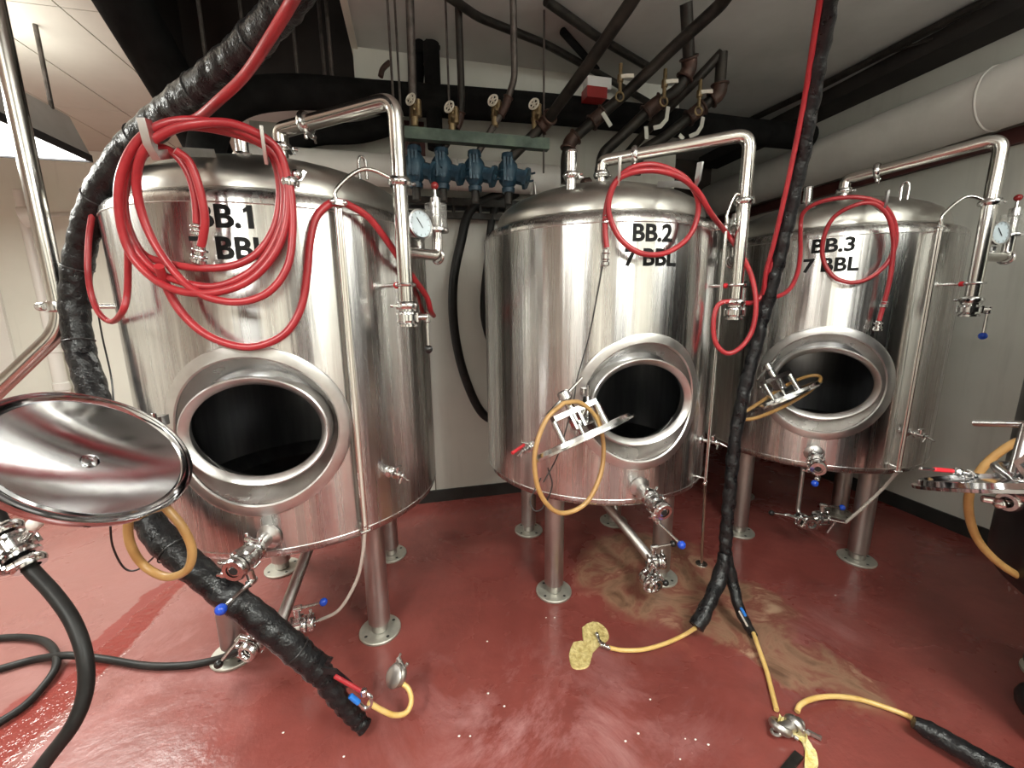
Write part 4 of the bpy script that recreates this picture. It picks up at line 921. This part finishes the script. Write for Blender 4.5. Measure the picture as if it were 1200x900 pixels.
o = obj('black_duct', sweep(cat([(-.98, 2.45, 1.9), (-.96, 2.5, 2.2), (-.86, 2.56, 2.42), (-.6, 2.62, 2.53), (-.1, 2.62, 2.55), (1.0, 2.62, 2.58), (2.2, 2.65, 2.58), (2.85, 2.65, 2.58)], 6), .082, 20), 'ins'); tag(o, 'black insulated duct crossing above all the tanks', 'duct')
o = obj('black_duct', sweep(cat([(-.75, 2.72, 2.05), (-.68, 2.72, 2.28), (-.5, 2.73, 2.37), (-.25, 2.72, 2.40), (-.02, 2.70, 2.47)], 6), .055, 18), 'ins'); tag(o, 'lower black insulated duct against the back wall', 'duct')
o = obj('black_duct', sweep(cat([(-1.22, 1.9, 3.3), (-1.20, 2.25, 2.9), (-1.1, 2.55, 2.5), (-1.02, 2.7, 2.2), (-1.0, 2.75, 1.7)], 6), .11, 18), 'ins'); tag(o, 'thick black insulated pipe curving down behind the coil', 'duct')
o = obj('black_rail', join(box(-.0, .98, YB-.10, YB-.06, 2.03, 2.075), box(-.0, .98, YB-.10, YB-.06, 1.955, 1.99), *[box(x_, x_+.015, YB-.105, YB-.055, 1.96, 2.075) for x_ in (.1, .27, .44, .61, .8, .95)]), 'bpipe', smooth=False); tag(o, 'black double rail under the white pipe behind the blue valves', 'rail')
# hanger strut
st = root('steel_strut', 'green painted steel strut holding the four blue valves', 'strut', (.37, 2.31, 2.24))
obj('channel', join(box(-.03, .76, 2.29, 2.294, 2.235, 2.29), box(-.03, .76, 2.294, 2.335, 2.286, 2.29), box(-.03, .76, 2.294, 2.335, 2.235, 2.239)), 'green', st, smooth=False)
for x_ in (-.012, .735, .23):
    obj('threaded_rod', rod((x_, 2.315, 2.12 if x_ > .5 or x_ < 0 else 2.24), (x_, 2.315, CEIL), .0055, 8), 'greyrod', st)
valx = [(.045, 0), (.185, 1), (.36, 2), (.545, 3)]
for x_, k in valx:
    yv = 2.36
    c = Vector((x_, yv, 2.12))
    t = root('blue_valve', 'blue cast valve body hanging under the strut, %s from the left' % ('first', 'second', 'third', 'fourth')[k], 'valve', c, 'blue valves')
    obj('valve_body', join(put(lathe([(.0, -.085), (.030, -.085), (.032, -.065), (.026, -.06), (.045, -.035), (.05, 0), (.045, .035), (.026, .06), (.032, .065), (.030, .085), (0, .085)], 10), c, s=1.18),
        put(lathe([(0, -.05), (.050, -.05), (.052, -.036), (.036, -.034), (.036, .034), (.052, .036), (.050, .05), (0, .05)], 8), c+Vector((.055, -.01, -.015)), (1, -.5, -.35), s=1.12),
        *[put(box(-.006, .006, -.052, -.04, -.06, .06), c+Vector((dx, 0, .01))) for dx in (-.03, -.012, .006)]), 'bluepaint', t)
    obj('bonnet_bolt', join(*[rod(c+Vector((.055+.03*math.cos(a_)+.04, -.04, .03*math.sin(a_)-.02)), c+Vector((.07+.03*math.cos(a_)+.04, -.06, .03*math.sin(a_)-.02)), .006, 6) for a_ in (.5, 2.1, 3.7, 5.3)]), 'bluepaint', t)
    obj('bonnet_ring', ringt(c+Vector((.10, -.035, -.03)), (1, -.5, -.25), .018, .007), 'bluepaint', t)
    pipe([c+Vector((0, 0, -.08)), c+Vector((0, .0, -.16))], .022, 'bpipe', 'short black pipe under blue valve, %s from the left' % ('first', 'second', 'third', 'fourth')[k], 'stubs under the blue valves')
GW = 'gate valves above the strut'
def gate(c, lab):
    c = Vector(c); t = root('gate_valve', lab, 'valve', c, GW)
    obj('valve_body', join(rod(c-Vector((0, 0, .03)), c+Vector((0, 0, .08)), .019, 12), rod(c+Vector((0, 0, .015)), c+Vector((0, 0, .035)), .022, 8), rod(c+Vector((0, 0, .05)), c+Vector((0, 0, .06)), .020, 8), rod(c+Vector((0, 0, .02)), c+Vector((0, -.05, .04)), .010, 8), rod(c+Vector((.02, 0, .02)), c+Vector((.02, 0, .1)), .017, 10)), 'brass', t)
    d = Vector((-.7, -.8, .25)).normalized(); q = c+Vector((-.015, -.03, .085))
    X, Yv, Z = frame(d)
    obj('hand_wheel', join(ringt(q, d, .026, .0055, 18, 6), *[rod(q, q+(X*math.cos(a_)+Yv*math.sin(a_))*.026, .004, 6) for a_ in (0, 1.26, 2.5, 3.77, 5.03)], rod(q-d*.03, q+d*.01, .006, 8)), 'cream_iron', t)
gate(Y_(486, 142, 2.32)+Vector((-.0, 0, .0)), 'gate valve with cream wheel over the first blue valve')
gate(Y_(530, 150, 2.32), 'gate valve with cream wheel over the second blue valve')
gate(Y_(580, 142, 2.32), 'gate valve with cream wheel over the third blue valve')
gate(Y_(627, 146, 2.30), 'gate valve with cream wheel at the right end of the strut')
VP = 'iron pipes dropping to the strut'
pipe([Y_(479, -30, 2.25), Y_(484, 120, 2.33), (.045, 2.36, 2.27), (.045, 2.36, 2.20)], .020, 'greyrod', 'brown-grey vertical pipe just right of the bent cleaning pipe', VP, fit=(2,), fil=.03)
pipe([Y_(536, -30, 2.25), Y_(541, 120, 2.33), Y_(538, 142, 2.35), (.185, 2.36, 2.20)], .018, 'bpipe', 'dark vertical pipe down to the second blue valve', VP, fit=(2,), fil=.03)
pipe([Y_(601, -30, 2.2), Y_(603, 92, 2.28), Y_(592, 125, 2.30), (.37, 2.36, 2.20)], .017, 'greyrod', 'grey vertical pipe with brown elbow down to the third blue valve', VP, fit=(2,), fil=.035)
pipe([Y_(765, -40, 1.55), Y_(738, 5, 1.68), Y_(690, 75, 1.92), Y_(640, 143, 2.28), (.56, 2.36, 2.20)], .027, 'bpipe', 'long black pipe slanting down to the right end of the strut', 'slanting black pipes overhead', fit=(3,), fil=.03)
pipe([(0.17, 2.60, 2.30), (0.17, 2.60, 2.88)], .045, 'ins', 'dark insulated riser behind the first vertical pipe')
pipe([Y_(870, -30, 1.70), Y_(845, 5, 1.85), Y_(790, 55, 2.05), Y_(735, 108, 2.25), Y_(700, 138, 2.32), Y_(668, 166, 2.36), Y_(663, 185, 2.36), Y_(663, 215, 2.36)], .029, 'bpipe', 'long black pipe slanting down to the left of the middle dome', 'slanting black pipes overhead', fit=(4, 5), fil=.03)
pipe([Y_(806, -30, 2.05), Y_(808, 80, 2.15), Y_(795, 105, 2.18), Y_(765, 125, 2.25), Y_(730, 158, 2.32), Y_(706, 180, 2.38), Y_(702, 205, 2.40)], .030, 'bpipe', 'black riser turning at a brown elbow above the middle tank', None, fit=(1, 3), fil=.035)
pipe([Y_(846, 62, 2.20), Y_(843, 110, 2.22), Y_(815, 132, 2.28), Y_(780, 160, 2.34), Y_(750, 178, 2.40), Y_(745, 205, 2.42)], .030, 'bpipe', 'short black riser ending in a brown tee above the BB.2 lettering', None, fit=(1, 2), fil=.035)
pipe([Y_(846, 62, 2.20), Y_(815, 95, 2.28), Y_(770, 140, 2.45), Y_(735, 180, 2.62)], .026, 'bpipe', 'black pipe slanting from the right riser back to the wall', 'slanting black pipes overhead')
pipe([Y_(520, -8, 2.1), Y_(560, 20, 2.3), Y_(640, 52, 2.5), Y_(700, 85, 2.7), Y_(760, 120, 2.8)], .020, 'bpipe', 'black pipe crossing diagonally under the ceiling, upper one')
pipe([Y_(640, -8, 2.2), Y_(700, 35, 2.4), Y_(760, 72, 2.6)], .022, 'bpipe', 'black pipe crossing diagonally under the ceiling, near its middle')
pipe([Y_(660, -8, 2.4), Y_(700, 58, 2.7)], .020, 'ins', 'short dark diagonal brace under the ceiling')
pipe([Y_(488, -20, 2.65), Y_(492, 60, 2.70), Y_(488, 110, 2.72)], .035, 'ins', 'dark leaning duct behind the first vertical pipe')
pipe([Z_(1175, -10, CEIL-.03), Z_(957, 103, CEIL-.03), Z_(873, 143, CEIL-.03)], .022, 'bpipe', 'dark conduit along the right ceiling')
pipe([(2.93, 2.0, 2.86), (2.84, 2.15, 2.86), (2.80, 2.25, 2.86)], .008, 'bpipe', 'thin dark conduit high at the right')
o = obj('pipe_top_shadow', join(box(2.95, XR-.01, YF+.02, 4.0, 2.80, 2.895)), 'plenum', smooth=False); tag(o, 'dark strip standing for the shadow above the white pipe on the right', 'shadow strip')  # dark box stands in for the shadow line between ceiling and pipe
# ball valves with pale levers
for x_, y_, Yd, lab in ((727, 92, 2.2, 'left'), (779, 98, 2.15, 'middle'), (820, 110, 2.2, 'right')):
    c = Y_(x_, y_, Yd); t = root('ball_valve', 'small brass valve with pale lever on the black pipes, %s one of three' % lab, 'valve', c, 'pale lever valves')
    obj('valve_body', join(rod(c-Vector((0, 0, .07)), c+Vector((0, 0, .07)), .010, 10), rod(c-Vector((0, 0, .02)), c+Vector((0, 0, .02)), .017, 8), ringt(c-Vector((0, 0, .085)), (0, 1, 0), .022, .005)), 'brass', t)
    obj('lever', bar([c+Vector((-.005, -.018, .0)), c+Vector((.03, -.02, .006)), c+Vector((.065, -.02, .01))], .018, .006), 'cream_iron', t)
for pts, lab in (([(783, 125, 2.2), (781, 140, 2.2), (774, 148, 2.2), (766, 150, 2.2)], 'curved pale strap around the black pipe, left one'), ([(824, 137, 2.2), (822, 148, 2.2), (817, 156, 2.2), (808, 160, 2.2)], 'curved pale strap around the black pipe, right one'),
                ([(757, 148, 2.2), (758, 163, 2.2)], 'narrow white tag hanging between the black pipes'), ([(796, 158, 2.2), (801, 163, 2.2)], 'small square white tag on the black pipe'), ([(706, 132, 2.2), (716, 148, 2.2)], 'grey steel lever below the left pale lever valve')):
    o = obj('pipe_tag', bar([Y_(*p) for p in pts], .022, .004, (1, 0, 0)), 'tag', smooth=False); tag(o, lab, 'tag')
t = root('emergency_light', 'small white box with red underside mounted high behind the pipes', 'lamp', Y_(702, 108, 2.5))
c = Y_(700, 104, 2.5)
obj('box', box(c.x-.075, c.x+.075, c.y-.03, c.y+.04, c.z-.01, c.z+.05), 'whitebox', t, smooth=False)
obj('red_panel', box(c.x-.085, c.x+.04, c.y-.05, c.y+.035, c.z-.07, c.z-.012), 'redbox', t, smooth=False)
# ladder-like hangers in the gap, plenum rods
pr2 = [(-.95, 2.6), (-.78, 2.65), (-.55, 2.7), (-.42, 2.75), (-.36, 2.6)]
for k, (x_, y_) in enumerate(pr2):
    nm = ('first', 'second', 'third', 'fourth', 'fifth')[k]
    o = obj('threaded_rod', rod((x_, y_, 2.58), (x_, y_, 3.7), .010, 8), 'greyrod'); tag(o, '%s grey hanging rod from the left inside the dark ceiling opening' % nm, 'rod', 'rods in the ceiling opening')
o = obj('pipe_hanger', join(rod(Y_(500, 40, 2.68), Y_(501, 100, 2.68), .006), rod(Y_(506, 40, 2.68), Y_(507, 100, 2.68), .006), box(*[v for v in ()]) if False else rod(Y_(499, 40, 2.68), Y_(519, 42, 2.68), .006), rod(Y_(496, 53, 2.68), Y_(516, 56, 2.68), .012), rod(Y_(496, 75, 2.68), Y_(513, 77, 2.68), .006)), 'bpipe'); tag(o, 'small dark ladder-shaped pipe hanger under the ceiling', 'hanger')
o = obj('thin_conduit', rod((-.045, 2.30, 2.0), (-.045, 2.30, CEIL), .006, 8), 'greyrod'); tag(o, 'thin grey conduit dropping beside the green strut', 'conduit')
o = obj('copper_stub', sweep(cat([Y_(446, 90, 2.5), Y_(448, 82, 2.5), Y_(452, 77, 2.5), Y_(457, 73, 2.5)]), .014, 10), 'iron'); tag(o, 'short brown pipe stub poking up from the black duct', 'pipe')
o = obj('spring_hook', join(sweep(cat([Y_(617, 196, 2.45), Y_(622, 203, 2.45), Y_(624, 215, 2.45), Y_(622, 228, 2.45)]), .006, 8), rod(Y_(626, 213, 2.45), Y_(628, 230, 2.45), .008)), 'leg'); tag(o, 'steel hook hanging at the end of the back white pipe', 'hook')
o = obj('rusty_fitting', join(rod(Y_(682, 216, 2.25), Y_(692, 214, 2.25), .03, 12)), 'iron'); tag(o, 'rusty pipe fitting just behind the middle dome', 'fitting')
